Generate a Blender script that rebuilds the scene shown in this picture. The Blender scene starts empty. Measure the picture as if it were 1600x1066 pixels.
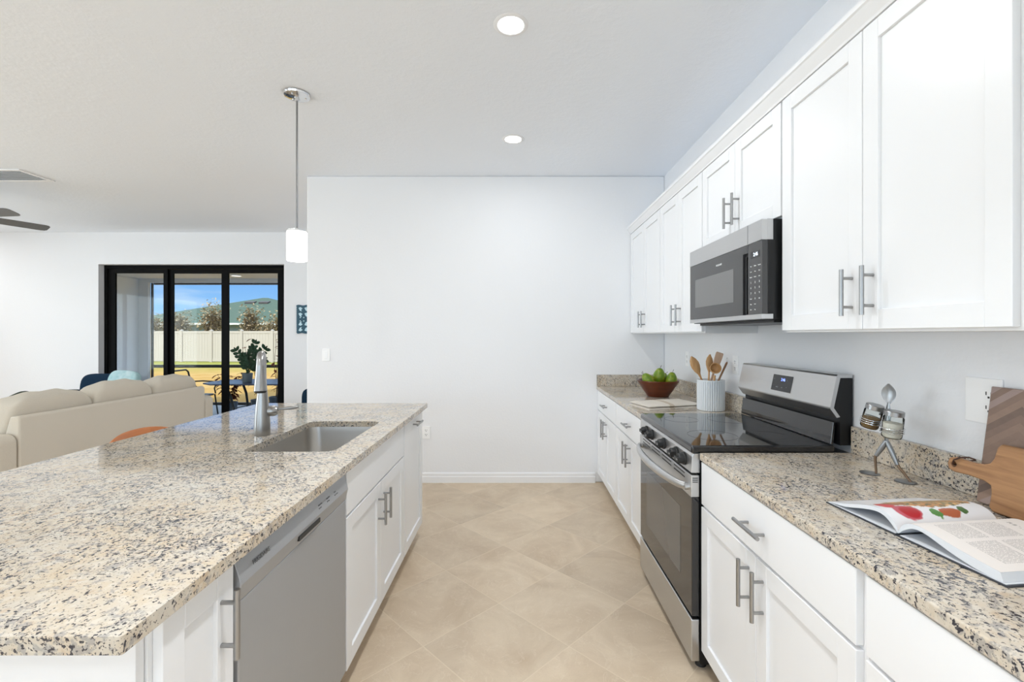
import bpy, bmesh, math, random
from mathutils import Vector, Matrix, Euler
random.seed(7)
sc = bpy.context.scene
COL = sc.collection
R = math.radians

# ------------------------------------------------------------------ camera, world, sun, exposure
cam_d = bpy.data.cameras.new('camera')
cam_d.lens = 16.0; cam_d.sensor_width = 36.0; cam_d.clip_start = 0.02; cam_d.clip_end = 400
cam_d.shift_x = -0.005; cam_d.shift_y = -0.00625
cam = bpy.data.objects.new('camera', cam_d); COL.objects.link(cam)
cam.location = (0, 0, 1.3646); cam.rotation_euler = (R(90), 0, 0)
sc.camera = cam
vs = sc.view_settings
vs.view_transform = 'Standard'; vs.look = 'None'; vs.gamma = 1.0; vs.use_curve_mapping = False
vs.exposure = 0.10
sc.cycles.use_denoising = True
sc.cycles.max_bounces = 12; sc.cycles.diffuse_bounces = 8; sc.cycles.glossy_bounces = 6
sc.cycles.transparent_max_bounces = 12
sc.cycles.sample_clamp_indirect = 4.0
sc.cycles.caustics_reflective = False; sc.cycles.caustics_refractive = False

CAN_W = 6.0       # watts of each recessed lamp
SKY = 1.0
WIN_FILL_W = (155.0, 60.0, 68.0)   # watts of the fill lamps at the added left and rear windows
w = bpy.data.worlds.new('sky'); sc.world = w; w.use_nodes = True
nt = w.node_tree; nt.nodes.clear()
def wn(t, **k):
    n = nt.nodes.new(t)
    for a, b in k.items(): setattr(n, a, b)
    return n
tc = wn('ShaderNodeTexCoord'); sep = wn('ShaderNodeSeparateXYZ')
nt.links.new(tc.outputs['Generated'], sep.inputs[0])
rmp = wn('ShaderNodeValToRGB')
e = rmp.color_ramp.elements
e[0].position = 0.0; e[0].color = (0.50, 0.72, 1.0, 1)
e[1].position = 0.45; e[1].color = (1.5, 1.8, 2.3, 1)
q = e.new(0.05); q.color = (0.30, 0.58, 0.98, 1)
q = e.new(0.13); q.color = (0.15, 0.40, 0.90, 1)
q = e.new(0.22); q.color = (0.25, 0.5, 0.95, 1)
nt.links.new(sep.outputs['Z'], rmp.inputs['Fac'])
mp = wn('ShaderNodeMapping'); mp.inputs['Scale'].default_value = (6, 6, 34)
nt.links.new(tc.outputs['Generated'], mp.inputs['Vector'])
nz = wn('ShaderNodeTexNoise'); nz.inputs['Scale'].default_value = 1.2; nz.inputs['Detail'].default_value = 6
nt.links.new(mp.outputs[0], nz.inputs['Vector'])
cr = wn('ShaderNodeValToRGB'); cr.color_ramp.elements[0].position = 0.48; cr.color_ramp.elements[1].position = 0.78
nt.links.new(nz.outputs['Fac'], cr.inputs['Fac'])
mm = wn('ShaderNodeMath', operation='MULTIPLY'); mm.inputs[1].default_value = 0.6
nt.links.new(cr.outputs['Color'], mm.inputs[0])
mx = wn('ShaderNodeMix', data_type='RGBA')
nt.links.new(mm.outputs[0], mx.inputs['Factor']); nt.links.new(rmp.outputs['Color'], mx.inputs['A'])
mx.inputs['B'].default_value = (0.80, 0.90, 1.0, 1)
bg = wn('ShaderNodeBackground'); bg.inputs['Strength'].default_value = SKY
nt.links.new(mx.outputs['Result'], bg.inputs['Color'])
wo = wn('ShaderNodeOutputWorld'); nt.links.new(bg.outputs[0], wo.inputs['Surface'])

sun_d = bpy.data.lights.new('sun', 'SUN'); sun_d.energy = 3.3; sun_d.angle = R(0.6); sun_d.color = (1, 0.95, 0.86)
sun = bpy.data.objects.new('sun', sun_d); COL.objects.link(sun)
sun.rotation_euler = Vector((0.35, 0.75, -0.8)).to_track_quat('-Z', 'Y').to_euler()
sun.location = (-10, -10, 20)

# ------------------------------------------------------------------ helpers
ORG = {}
def root_of(o):
    while o.parent: o = o.parent
    return o
def props(o, label=None, cat=None, group=None, kind=None):
    if label: o['label'] = label
    if cat: o['category'] = cat
    if group: o['group'] = group
    if kind: o['kind'] = kind
    return o
def thing(name, label, cat, loc=(0, 0, 0), group=None, local=False):
    o = bpy.data.objects.new(name, None); COL.objects.link(o)
    o.empty_display_size = 0.05
    if not local:
        o.location = loc
    ORG[o.name] = Vector((0, 0, 0)) if local else Vector(loc)
    return props(o, label, cat, group)
def obj(name, bm, mat, parent=None, smooth=35, bevel=0.0, seg=2, org=None, solid=0.0, sub=0):
    off = org if org is not None else (ORG.get(root_of(parent).name, Vector()) if parent else Vector())
    off = Vector(off)
    bmesh.ops.translate(bm, verts=bm.verts, vec=-off)
    bmesh.ops.recalc_face_normals(bm, faces=bm.faces)
    me = bpy.data.meshes.new(name); bm.to_mesh(me); bm.free()
    o = bpy.data.objects.new(name, me); COL.objects.link(o)
    if mat is not None: me.materials.append(mat)
    if smooth:
        me.shade_smooth(); me.set_sharp_from_angle(angle=R(smooth))
    if parent: o.parent = parent
    else: o.location = off
    if solid:
        m = o.modifiers.new('solid', 'SOLIDIFY'); m.thickness = solid; m.offset = 0
    if sub:
        m = o.modifiers.new('sub', 'SUBSURF'); m.levels = sub; m.render_levels = sub
    if bevel:
        m = o.modifiers.new('bevel', 'BEVEL'); m.width = bevel; m.segments = seg
        m.limit_method = 'ANGLE'; m.angle_limit = R(40); m.harden_normals = False
    if parent is None: ORG[o.name] = off
    return o
def mono(name, bm, mat, label, cat, loc, group=None, **k):
    return props(obj(name, bm, mat, None, org=loc, **k), label, cat, group)
def struct(name, bm, mat, parent=None, label=None, **k):
    o = obj(name, bm, mat, parent, **k)
    if parent is None: o['kind'] = 'structure'
    if label: o['label'] = label
    return o
def B(): return bmesh.new()
def box(bm, x0, x1, y0, y1, z0, z1):
    x0, x1 = sorted((x0, x1)); y0, y1 = sorted((y0, y1)); z0, z1 = sorted((z0, z1))
    v = [bm.verts.new(p) for p in ((x0,y0,z0),(x1,y0,z0),(x1,y1,z0),(x0,y1,z0),(x0,y0,z1),(x1,y0,z1),(x1,y1,z1),(x0,y1,z1))]
    for f in ((3,2,1,0),(4,5,6,7),(0,1,5,4),(1,2,6,5),(2,3,7,6),(3,0,4,7)): bm.faces.new([v[i] for i in f])
    return v
def boxm(*a):
    bm = B(); box(bm, *a); return bm
def frame_of(d):
    d = Vector(d).normalized()
    a = Vector((0, 0, 1)) if abs(d.z) < 0.9 else Vector((1, 0, 0))
    u = d.cross(a).normalized(); return u, d.cross(u).normalized()
def tube(bm, pts, r, n=10, cap=True, flat=1.0):
    pts = [Vector(p) for p in pts]
    rs = r if isinstance(r, (list, tuple)) else [r] * len(pts)
    u = None; loops = []
    for i, p in enumerate(pts):
        d = (pts[min(i+1, len(pts)-1)] - pts[max(i-1, 0)])
        if d.length < 1e-9: d = Vector((0, 0, 1))
        d.normalize()
        if u is None: u, _ = frame_of(d)
        u = (u - d * u.dot(d)).normalized(); v = d.cross(u)
        loops.append([bm.verts.new(p + (u * math.cos(t) + v * flat * math.sin(t)) * rs[i]) for t in [2*math.pi*k/n for k in range(n)]])
    for a, b in zip(loops, loops[1:]):
        for k in range(n): bm.faces.new((a[k], a[(k+1) % n], b[(k+1) % n], b[k]))
    if cap:
        bm.faces.new(loops[0][::-1]); bm.faces.new(loops[-1])
def cyl(bm, p0, p1, r0, r1=None, n=24):
    tube(bm, [p0, p1], [r0, r0 if r1 is None else r1], n)
def loft(bm, loops, cap0=True, cap1=True):
    L = [[bm.verts.new(p) for p in lp] for lp in loops]
    n = len(L[0])
    for a, b in zip(L, L[1:]):
        for k in range(n): bm.faces.new((a[k], a[(k+1) % n], b[(k+1) % n], b[k]))
    if cap0: bm.faces.new(L[0][::-1])
    if cap1: bm.faces.new(L[-1])
def lathe(bm, prof, c=(0, 0, 0), n=36, mat=None, flute=None):
    c = Vector(c); rings = []
    for r, z in prof:
        if r < 1e-6:
            rings.append([bm.verts.new(c + Vector((0, 0, z)))])
        else:
            ring = []
            for k in range(n):
                t = 2*math.pi*k/n
                rr = r if not flute else r + flute(t, z)
                ring.append(bm.verts.new(c + Vector((rr*math.cos(t), rr*math.sin(t), z))))
            rings.append(ring)
    for a, b in zip(rings, rings[1:]):
        if len(a) == 1 and len(b) == 1: continue
        for k in range(n):
            j = (k+1) % n
            if len(a) == 1: bm.faces.new((a[0], b[j], b[k]))
            elif len(b) == 1: bm.faces.new((a[k], a[j], b[0]))
            else: bm.faces.new((a[k], a[j], b[j], b[k]))
    if mat is not None:
        vs_ = [v for r_ in rings for v in r_]
        bmesh.ops.transform(bm, matrix=mat, verts=vs_)
def prism(bm, poly, axis, a, b):
    def P(p, t):
        return {'x': (t, p[0], p[1]), 'y': (p[0], t, p[1]), 'z': (p[0], p[1], t)}[axis]
    A = [bm.verts.new(P(p, a)) for p in poly]; C = [bm.verts.new(P(p, b)) for p in poly]
    n = len(poly)
    for k in range(n): bm.faces.new((A[k], A[(k+1) % n], C[(k+1) % n], C[k]))
    bm.faces.new(A[::-1]); bm.faces.new(C)
def rrect(x0, x1, y0, y1, r, n=6):
    out = []
    for cx, cy, a0 in ((x1-r, y0+r, -90), (x1-r, y1-r, 0), (x0+r, y1-r, 90), (x0+r, y0+r, 180)):
        for k in range(n+1):
            t = R(a0 + 90*k/n); out.append((cx + r*math.cos(t), cy + r*math.sin(t)))
    return out
def sgn(v, e): return math.copysign(abs(v)**e, v)
def cushion(bm, c, a, b, h, e1=0.45, e2=0.35, rot=None, wr=0.0, nu=18, nv=32, crown=0.0):
    """pillow-like superellipsoid; half sizes a (x), b (y), h (z)"""
    rot = rot or Matrix.Identity(3); c = Vector(c); rows = []
    for i in range(nu+1):
        et = -math.pi/2 + math.pi*i/nu; row = []
        for j in range(nv):
            om = 2*math.pi*j/nv
            x = a*sgn(math.cos(et), e1)*sgn(math.cos(om), e2)
            y = b*sgn(math.cos(et), e1)*sgn(math.sin(om), e2)
            z = h*sgn(math.sin(et), e1)
            k = 1 + crown*(1-(y/b)**2)*(1 if z > 0 else 0)
            p = Vector((x, y, z*k))
            if wr: p += Vector((math.sin(y*37+z*20)*wr*.5, 0, math.sin(y*29+x*31)*wr))
            row.append(p)
        rows.append(row)
    bot = bm.verts.new(c + rot @ rows[0][0]); top = bm.verts.new(c + rot @ rows[-1][0])
    V = [[bm.verts.new(c + rot @ p) for p in r_] for r_ in rows[1:-1]]
    for a_, b_ in zip(V, V[1:]):
        for k in range(nv): bm.faces.new((a_[k], a_[(k+1) % nv], b_[(k+1) % nv], b_[k]))
    for k in range(nv):
        bm.faces.new((bot, V[0][(k+1) % nv], V[0][k])); bm.faces.new((top, V[-1][k], V[-1][(k+1) % nv]))
def leaf(bm, p, d, L, W, up=(0, 0, 1), droop=0.25):
    p = Vector(p); d = Vector(d).normalized(); s = d.cross(Vector(up))
    if s.length < 1e-4: s = Vector((1, 0, 0))
    s.normalize(); n = s.cross(d)
    rows = []
    for t, wv in ((0, .08), (.3, .85), (.6, 1), (.85, .6), (1, .02)):
        q_ = p + d*L*t - Vector((0, 0, 1))*droop*L*t*t
        rows.append((bm.verts.new(q_ - s*W*.5*wv + n*W*.1), bm.verts.new(q_), bm.verts.new(q_ + s*W*.5*wv + n*W*.1)))
    for a, b in zip(rows, rows[1:]):
        bm.faces.new((a[0], a[1], b[1], b[0])); bm.faces.new((a[1], a[2], b[2], b[1]))
def dup(o, loc=None, rotz=None, label=None, parent=None):
    c = o.copy(); COL.objects.link(c)
    if parent is not None: c.parent = parent
    if loc is not None: c.location = loc
    if rotz is not None: c.rotation_euler = (0, 0, rotz)
    if label: c['label'] = label
    for ch in list(o.children): dup(ch, parent=c)
    return c
def text(name, s, size, mat, parent, loc, rot=None, matrix=None, align='LEFT', ext=0.0003):
    cu = bpy.data.curves.new(name, 'FONT'); cu.body = s; cu.size = size; cu.extrude = ext; cu.align_x = align; cu.align_y = 'CENTER'
    cu.materials.append(mat)
    tmp = bpy.data.objects.new(name, cu); COL.objects.link(tmp)
    dg = bpy.context.evaluated_depsgraph_get()
    me = bpy.data.meshes.new_from_object(tmp.evaluated_get(dg)); me.name = name
    bpy.data.objects.remove(tmp); bpy.data.curves.remove(cu)
    me.materials.clear(); me.materials.append(mat)
    o = bpy.data.objects.new(name, me); COL.objects.link(o); o.parent = parent
    l = Vector(loc) - ORG.get(root_of(parent).name, Vector())
    if matrix is not None: o.matrix_basis = Matrix.Translation(l) @ matrix.to_4x4()
    else:
        o.location = l; o.rotation_euler = rot
    return o
FACE_PX = (R(90), 0, R(90))      # lettering on a surface that faces +x
FACE_NX = (R(90), 0, R(-90))     # lettering on a surface that faces -x

# ------------------------------------------------------------------ materials
def mat(name, col=(.8, .8, .8), rough=.5, metal=0.0, spec=.5, emit=None, es=0, coat=0.0, build=None, trans=0, alpha=1):
    m = bpy.data.materials.new(name); m.use_nodes = True
    n = m.node_tree.nodes; p = n['Principled BSDF']
    p.inputs['Base Color'].default_value = (*col, 1); p.inputs['Roughness'].default_value = rough
    p.inputs['Metallic'].default_value = metal; p.inputs['Specular IOR Level'].default_value = spec
    p.inputs['Coat Weight'].default_value = coat; p.inputs['Coat Roughness'].default_value = .06
    p.inputs['Transmission Weight'].default_value = trans
    if emit:
        p.inputs['Emission Color'].default_value = (*emit, 1); p.inputs['Emission Strength'].default_value = es
    if build: build(m.node_tree, p)
    return m
class N:
    """tiny node builder"""
    def __init__(s, t): s.t = t
    def n(s, ty, ins=None, **k):
        x = s.t.nodes.new(ty)
        for a, b in k.items(): setattr(x, a, b)
        for a, b in (ins or {}).items(): s.set(x.inputs[a], b)
        return x
    def set(s, i, v):
        if hasattr(v, 'is_output') or isinstance(v, bpy.types.NodeSocket): s.t.links.new(v, i)
        else: i.default_value = v
    def m(s, op, a, b=0.0, c=0.0, clamp=False):
        x = s.t.nodes.new('ShaderNodeMath'); x.operation = op; x.use_clamp = clamp
        s.set(x.inputs[0], a); s.set(x.inputs[1], b); s.set(x.inputs[2], c); return x.outputs[0]
    def mix(s, f, a, b):
        x = s.t.nodes.new('ShaderNodeMix'); x.data_type = 'RGBA'
        s.set(x.inputs['Factor'], f)
        for k, v in (('A', a), ('B', b)): s.set(x.inputs[k], (*v, 1) if isinstance(v, tuple) and len(v) == 3 else v)
        return x.outputs['Result']
    def noise(s, vec, scale, detail=3, rough=.5, dist=0):
        x = s.n('ShaderNodeTexNoise', {'Scale': scale, 'Detail': detail, 'Roughness': rough, 'Distortion': dist}); s.set(x.inputs['Vector'], vec); return x.outputs['Fac']
    def step(s, v, lo, hi):
        x = s.n('ShaderNodeMapRange', {'From Min': lo, 'From Max': hi}); s.set(x.inputs['Value'], v); return x.outputs['Result']
    def obj(s): return s.n('ShaderNodeTexCoord').outputs['Object']
    def gen(s): return s.n('ShaderNodeTexCoord').outputs['Generated']
    def xyz(s, v):
        x = s.n('ShaderNodeSeparateXYZ'); s.set(x.inputs[0], v); return x.outputs
    def map(s, v, scale=(1, 1, 1), rot=(0, 0, 0), loc=(0, 0, 0)):
        x = s.n('ShaderNodeMapping', {'Scale': scale, 'Rotation': rot, 'Location': loc}); s.set(x.inputs['Vector'], v); return x.outputs[0]
    def bump(s, h, strength, dist=.01):
        x = s.n('ShaderNodeBump', {'Strength': strength, 'Distance': dist}); s.set(x.inputs['Height'], h); return x.outputs[0]

def b_wall(t, p):
    k = N(t); v = k.obj()
    t.links.new(k.bump(k.noise(v, 55, 3), .10, .01), p.inputs['Normal'])
def b_ceil(t, p):
    k = N(t); v = k.obj()
    h = k.step(k.noise(v, 26, 4, .6), .42, .62)
    t.links.new(k.bump(h, .10, .006), p.inputs['Normal'])
M = {}
M['wall'] = mat('wall_paint', (.845, .853, .872), .75, spec=.25, build=b_wall)
M['ceil'] = mat('ceiling_paint', (.865, .90, .955), .9, spec=.15, build=b_ceil)
M['trim'] = mat('trim_paint', (.86, .865, .88), .4)
M['cab'] = mat('cabinet_paint', (.84, .848, .862), .32, spec=.45)
M['toe'] = mat('toe_kick_shade_paint', (.60, .59, .57), .5)  # white toe kick, with the shade of its recess put into the colour
M['plate'] = mat('outlet_plastic', (.93, .93, .93), .3)
M['slot'] = mat('slot_black', (.02, .02, .02), .5)

def b_floor(t, p):
    k = N(t); o = k.obj(); s = k.xyz(o)
    u = k.m('MULTIPLY', k.m('ADD', s['X'], s['Y']), .70711)
    w_ = k.m('MULTIPLY', k.m('SUBTRACT', s['Y'], s['X']), .70711)
    P = .451
    ua = k.m('DIVIDE', k.m('SUBTRACT', u, 1.569), P); wa = k.m('DIVIDE', k.m('SUBTRACT', w_, 1.699), P)
    fu = k.m('FRACT', ua); fw = k.m('FRACT', wa)
    du = k.m('MINIMUM', fu, k.m('SUBTRACT', 1.0, fu)); dw = k.m('MINIMUM', fw, k.m('SUBTRACT', 1.0, fw))
    d = k.m('MINIMUM', du, dw)
    grout = k.m('SUBTRACT', 1.0, k.step(d, .0028, .0062))
    cmb = k.n('ShaderNodeCombineXYZ', {'X': k.m('FLOOR', ua), 'Y': k.m('FLOOR', wa), 'Z': 0.0})
    wn_ = k.n('ShaderNodeTexWhiteNoise', {'Vector': cmb.outputs[0]}, noise_dimensions='3D')
    va = k.n('ShaderNodeVectorMath', operation='ADD'); t.links.new(o, va.inputs[0])
    vm = k.n('ShaderNodeVectorMath', operation='SCALE'); t.links.new(wn_.outputs['Color'], vm.inputs[0]); vm.inputs['Scale'].default_value = 9.0
    t.links.new(vm.outputs[0], va.inputs[1])
    big = k.noise(va.outputs[0], 3.2, 7, .62, .8)
    vein = k.noise(va.outputs[0], 5.5, 4, .6, 1.6)
    vn = k.m('SUBTRACT', 1.0, k.step(k.m('ABSOLUTE', k.m('SUBTRACT', vein, .5)), .0, .016))
    fine = k.noise(o, 160, 2)
    c = k.mix(k.step(big, .32, .68), (.54, .42, .295), (.70, .58, .435))
    c = k.mix(k.m('MULTIPLY', k.step(k.noise(va.outputs[0], 1.6, 2), .55, .75), .22), c, (.62, .49, .34))
    c = k.mix(k.m('MULTIPLY', vn, .32), c, (.76, .66, .53))
    c = k.mix(k.m('MULTIPLY', k.step(fine, .55, .75), .14), c, (.33, .26, .19))
    hs = k.n('ShaderNodeHueSaturation', {'Value': k.m('ADD', .91, k.m('MULTIPLY', wn_.outputs['Value'], .17))}); t.links.new(c, hs.inputs['Color'])
    c = k.mix(k.m('MULTIPLY', grout, .6), hs.outputs[0], (.74, .63, .48))
    t.links.new(c, p.inputs['Base Color'])
    t.links.new(k.m('ADD', .34, k.m('MULTIPLY', big, .16)), p.inputs['Roughness'])
    t.links.new(k.bump(k.m('SUBTRACT', 1.0, grout), .25, .002), p.inputs['Normal'])
M['floor'] = mat('beige_tile', rough=.35, spec=.4, build=b_floor)

def granite(name, a, b, dark, gap):
    def bld(t, p):
        k = N(t); o = k.obj()
        warp = k.n('ShaderNodeTexNoise', {'Scale': 14.0, 'Detail': 2.0}); t.links.new(o, warp.inputs['Vector'])
        sc_ = k.n('ShaderNodeVectorMath', operation='SCALE'); t.links.new(warp.outputs['Color'], sc_.inputs[0]); sc_.inputs['Scale'].default_value = .03
        ad = k.n('ShaderNodeVectorMath', operation='ADD'); t.links.new(o, ad.inputs[0]); t.links.new(sc_.outputs[0], ad.inputs[1])
        v = ad.outputs[0]
        base = k.mix(k.step(k.noise(v, 11, 5, .65), .35, .65), a, b)
        base = k.mix(k.m('MULTIPLY', k.step(k.noise(v, 60, 3), .52, .66), .55), base, (.66, .61, .53))
        base = k.mix(k.m('MULTIPLY', k.step(k.noise(o, 30, 3), .60, .72), .40), base, (.46, .30, .17))
        dens = k.noise(v, 7, 3, .6)
        n1 = k.noise(v, 115, 3, .55); n2 = k.noise(v, 210, 2, .5); n3 = k.noise(v, 58, 3, .6)
        g1 = k.step(k.m('ADD', n3, k.m('MULTIPLY', dens, .25)), .69 + gap, .75 + gap)
        g2 = k.step(k.m('ADD', n1, k.m('MULTIPLY', dens, .22)), .715 + gap, .745 + gap)
        g3 = k.step(k.m('ADD', n2, k.m('MULTIPLY', dens, .20)), .745 + gap, .775 + gap)
        c = k.mix(k.m('MULTIPLY', g1, .62), base, (.27, .265, .265))
        c = k.mix(k.m('MULTIPLY', g2, .97), c, dark)
        c = k.mix(k.m('MULTIPLY', g3, .95), c, (.10, .095, .10))
        t.links.new(c, p.inputs['Base Color'])
    return mat(name, rough=.07, spec=.5, build=bld)
M['granite'] = granite('cream_granite', (.58, .475, .345), (.56, .515, .445), (.028, .028, .040), -.021)

def steel(name, col=(.60, .60, .605), rough=.3, axis='z', amt=.12, metal=1.0):
    def bld(t, p):
        k = N(t); o = k.obj()
        s = {'x': (3, 500, 500), 'y': (500, 3, 500), 'z': (500, 500, 3)}[axis]
        n = k.noise(k.map(o, s), 1.0, 2)
        t.links.new(k.m('ADD', rough - amt*.5, k.m('MULTIPLY', n, amt)), p.inputs['Roughness'])
    return mat(name, col, rough, metal, build=bld)
M['steel'] = steel('brushed_steel', (.60, .60, .60), .34, 'y')
M['steel_dw'] = steel('dishwasher_steel', (.42, .43, .445), .50, 'z', metal=.55)
M['nickel'] = mat('satin_nickel', (.36, .36, .36), .32, 1.0)
M['rodmetal'] = mat('pendant_rod', (.26, .26, .265), .4, 1.0)
M['faucet'] = mat('faucet_steel', (.34, .335, .325), .30, 1.0)
M['sink'] = steel('sink_steel', (.52, .50, .47), .34, 'x')
M['chrome'] = mat('polished_chrome', (.72, .72, .72), .12, 1.0)
M['gun'] = mat('weathered_metal', (.33, .34, .35), .36, .9)
M['rust'] = mat('brown_metal', (.22, .15, .10), .45, .8)
M['blackglass'] = mat('black_glass', (.012, .012, .013), .04, spec=.55, coat=.3)
M['black'] = mat('black_enamel', (.008, .008, .0085), .35, spec=.35)
M['blackmatte'] = mat('black_plastic', (.012, .012, .012), .5)
M['mwglass'] = mat('smoked_glass', (.045, .045, .047), .22, spec=.6)
M['mwwindow'] = mat('microwave_window', (.17, .17, .172), .3, spec=.5)
M['ovenwin'] = mat('oven_window', (.10, .10, .10), .12, spec=.6)
M['lcd'] = mat('display_black', (.02, .02, .022), .2)
M['digit_blue'] = mat('blue_digits', (.2, .3, 1), .5, emit=(.25, .35, 1.0), es=2.2)
M['digit_white'] = mat('white_digits', (.8, .9, 1), .5, emit=(.8, .9, 1.0), es=1.3)
M['print'] = mat('grey_print', (.42, .42, .42), .5)
M['printmid'] = mat('engraved_print', (.10, .10, .10), .5)
M['ring'] = mat('burner_print', (.045, .045, .047), .2)
M['printdark'] = mat('dark_print', (.04, .04, .04), .5)
M['doorblack'] = mat('black_aluminium', (.004, .004, .004), .6, spec=.08)

def b_glass(t, p):
    k = N(t); out = t.nodes['Material Output']
    tr = k.n('ShaderNodeBsdfTransparent'); tr.inputs[0].default_value = (.96, .98, .97, 1)
    gl = k.n('ShaderNodeBsdfGlossy'); gl.inputs['Roughness'].default_value = .01
    fr = k.n('ShaderNodeFresnel'); fr.inputs['IOR'].default_value = 1.18
    ms = k.n('ShaderNodeMixShader')
    t.links.new(fr.outputs[0], ms.inputs[0]); t.links.new(tr.outputs[0], ms.inputs[1]); t.links.new(gl.outputs[0], ms.inputs[2])
    t.links.new(ms.outputs[0], out.inputs['Surface'])
M['glass'] = mat('clear_glass', build=b_glass)
M['lamp'] = mat('lamp_diffuser', (1, 1, 1), .5, emit=(1, .98, .95), es=9)
M['shade'] = mat('frosted_glass', (.92, .92, .92), .4, emit=(1, .98, .95), es=.95)

def wood(name, a, b, scale=(3, 40, 40), rough=.45, chev=False):
    def bld(t, p):
        k = N(t); o = k.obj()
        if chev:
            s = k.xyz(o)
            y = k.m('ABSOLUTE', k.m('ADD', s['Y'], .085))
            q_ = k.m('ADD', k.m('MULTIPLY', s['Z'], 46.0), k.m('MULTIPLY', y, 36.0))
            fl = k.m('FLOOR', q_)
            wn_ = k.n('ShaderNodeTexWhiteNoise', noise_dimensions='1D'); t.links.new(fl, wn_.inputs['W'])
            n = k.noise(k.map(o, (60, 30, 60), (R(35), 0, 0)), 1.0, 4, .6)
            c = k.mix(k.m('ADD', k.m('MULTIPLY', wn_.outputs['Value'], .75), k.m('MULTIPLY', n, .35)), a, b)
            c = k.mix(k.m('MULTIPLY', k.step(wn_.outputs['Value'], .8, .82), .5), c, (.36, .29, .29))
        else:
            n = k.noise(k.map(o, scale), 1.0, 5, .6, .6)
            c = k.mix(k.step(n, .3, .7), a, b)
        t.links.new(c, p.inputs['Base Color'])
    return mat(name, rough=rough, build=bld)
M['acacia'] = wood('acacia_wood', (.26, .125, .055), (.47, .255, .115), (40, 4, 55))
M['chevron'] = wood('walnut_chevron', (.14, .095, .078), (.33, .225, .17), chev=True)
M['spoonwood'] = wood('beech_wood', (.46, .25, .10), (.58, .35, .16), (50, 50, 6), .5)
M['darkwood'] = wood('dark_spoon_wood', (.22, .11, .06), (.33, .18, .09), (50, 50, 6), .5)
M['palewood'] = wood('pale_wood', (.50, .33, .22), (.60, .42, .30), (50, 50, 6), .5)
M['stool'] = wood('orange_wood', (.42, .13, .035), (.54, .19, .055), (30, 4, 30), .35)
M['bowl'] = wood('red_brown_wood', (.075, .014, .004), (.15, .034, .008), (6, 6, 40), .28)
def b_pear(t, p):
    k = N(t); o = k.gen()
    c = k.mix(k.step(k.noise(o, 2.2, 2), .4, .62), (.12, .22, .008), (.27, .31, .015))
    c = k.mix(k.m('MULTIPLY', k.step(k.noise(o, 40, 2), .6, .7), .35), c, (.16, .18, .03))
    t.links.new(c, p.inputs['Base Color'])
M['pear'] = mat('pear_skin', rough=.38, build=b_pear)
M['stem'] = mat('pear_stem', (.08, .05, .03), .7)
M['crock'] = mat('white_ceramic', (.70, .73, .75), .35)
def b_towel(t, p):
    k = N(t); o = k.obj(); s = k.xyz(o)
    st = k.m('LESS_THAN', k.m('ABSOLUTE', k.m('SUBTRACT', s['X'], -.03)), .016)
    t.links.new(k.mix(st, (.66, .61, .54), (.50, .42, .33)), p.inputs['Base Color'])
    t.links.new(k.bump(k.noise(o, 700, 1), .3, .001), p.inputs['Normal'])
M['towel'] = mat('cream_linen', rough=.9, build=b_towel)
def b_sofa(t, p):
    k = N(t); o = k.obj()
    n = k.noise(k.map(o, (240, 240, 500)), 1.0, 2)
    t.links.new(k.mix(n, (.55, .50, .42), (.67, .615, .525)), p.inputs['Base Color'])
    t.links.new(k.bump(n, .25, .002), p.inputs['Normal'])
M['sofa'] = mat('beige_sofa_fabric', rough=.95, spec=.1, build=b_sofa)
def fabric(name, a, b, s=300):
    def bld(t, p):
        k = N(t); o = k.obj(); n = k.noise(o, s, 2)
        t.links.new(k.mix(n, a, b), p.inputs['Base Color']); t.links.new(k.bump(n, .2, .002), p.inputs['Normal'])
    return mat(name, rough=.9, spec=.1, build=bld)
M['navy'] = fabric('navy_fabric', (.008, .022, .045), (.014, .035, .065))
M['greenfab'] = fabric('dark_green_fabric', (.02, .035, .025), (.03, .05, .035))
M['teal'] = fabric('aqua_print_fabric', (.16, .42, .46), (.72, .80, .80), 14)
M['teal_panel'] = mat('teal_carved_panel', (.012, .075, .12), .5)
M['aqua'] = mat('pale_aqua_paint', (.52, .72, .80), .5)
M['darkwoodleg'] = mat('dark_leg_wood', (.05, .03, .02), .4)
M['fan'] = mat('fan_grey', (.12, .12, .12), .45)
# outdoors
M['stucco'] = mat('patio_stucco', (.80, .81, .82), .9, build=b_wall)
M['bronze'] = mat('bronze_aluminium', (.05, .045, .04), .5)
M['patio'] = mat('patio_concrete', (.36, .39, .42), .7)
def b_lawn(t, p):
    k = N(t); o = k.obj(); s = k.xyz(o)
    far = k.step(s['Y'], 17.0, 23.0)
    n = k.noise(o, 1.1, 6, .7)
    c = k.mix(k.step(n, .35, .65), (.47, .27, .075), (.57, .36, .14))
    g = k.mix(k.step(k.noise(o, 2.6, 5, .7), .35, .65), (.22, .28, .05), (.38, .37, .10))
    c = k.mix(k.m('MULTIPLY', far, .85), c, g)
    t.links.new(c, p.inputs['Base Color'])
    t.links.new(k.bump(k.noise(o, 30, 4, .8), .6, .05), p.inputs['Normal'])
M['lawn'] = mat('dry_lawn', rough=1.0, spec=.05, build=b_lawn)
M['vinyl'] = mat('cream_vinyl', (.54, .475, .41), .45)
def b_roof(t, p):
    k = N(t); o = k.obj()
    n = k.noise(k.map(o, (1.5, 6, 6)), 1.0, 4, .7)
    t.links.new(k.mix(n, (.070, .105, .080), (.115, .155, .12)), p.inputs['Base Color'])
M['roof'] = mat('green_shingle', rough=.9, spec=.1, build=b_roof)
M['housewall'] = mat('grey_house_wall', (.25, .28, .30), .9)
M['fascia'] = mat('white_fascia', (.75, .76, .75), .6)
M['roofvent'] = mat('roof_vent_brown', (.06, .05, .045), .6)
M['twig'] = fabric('dry_leaves', (.33, .235, .135), (.52, .41, .25), 3)
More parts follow.
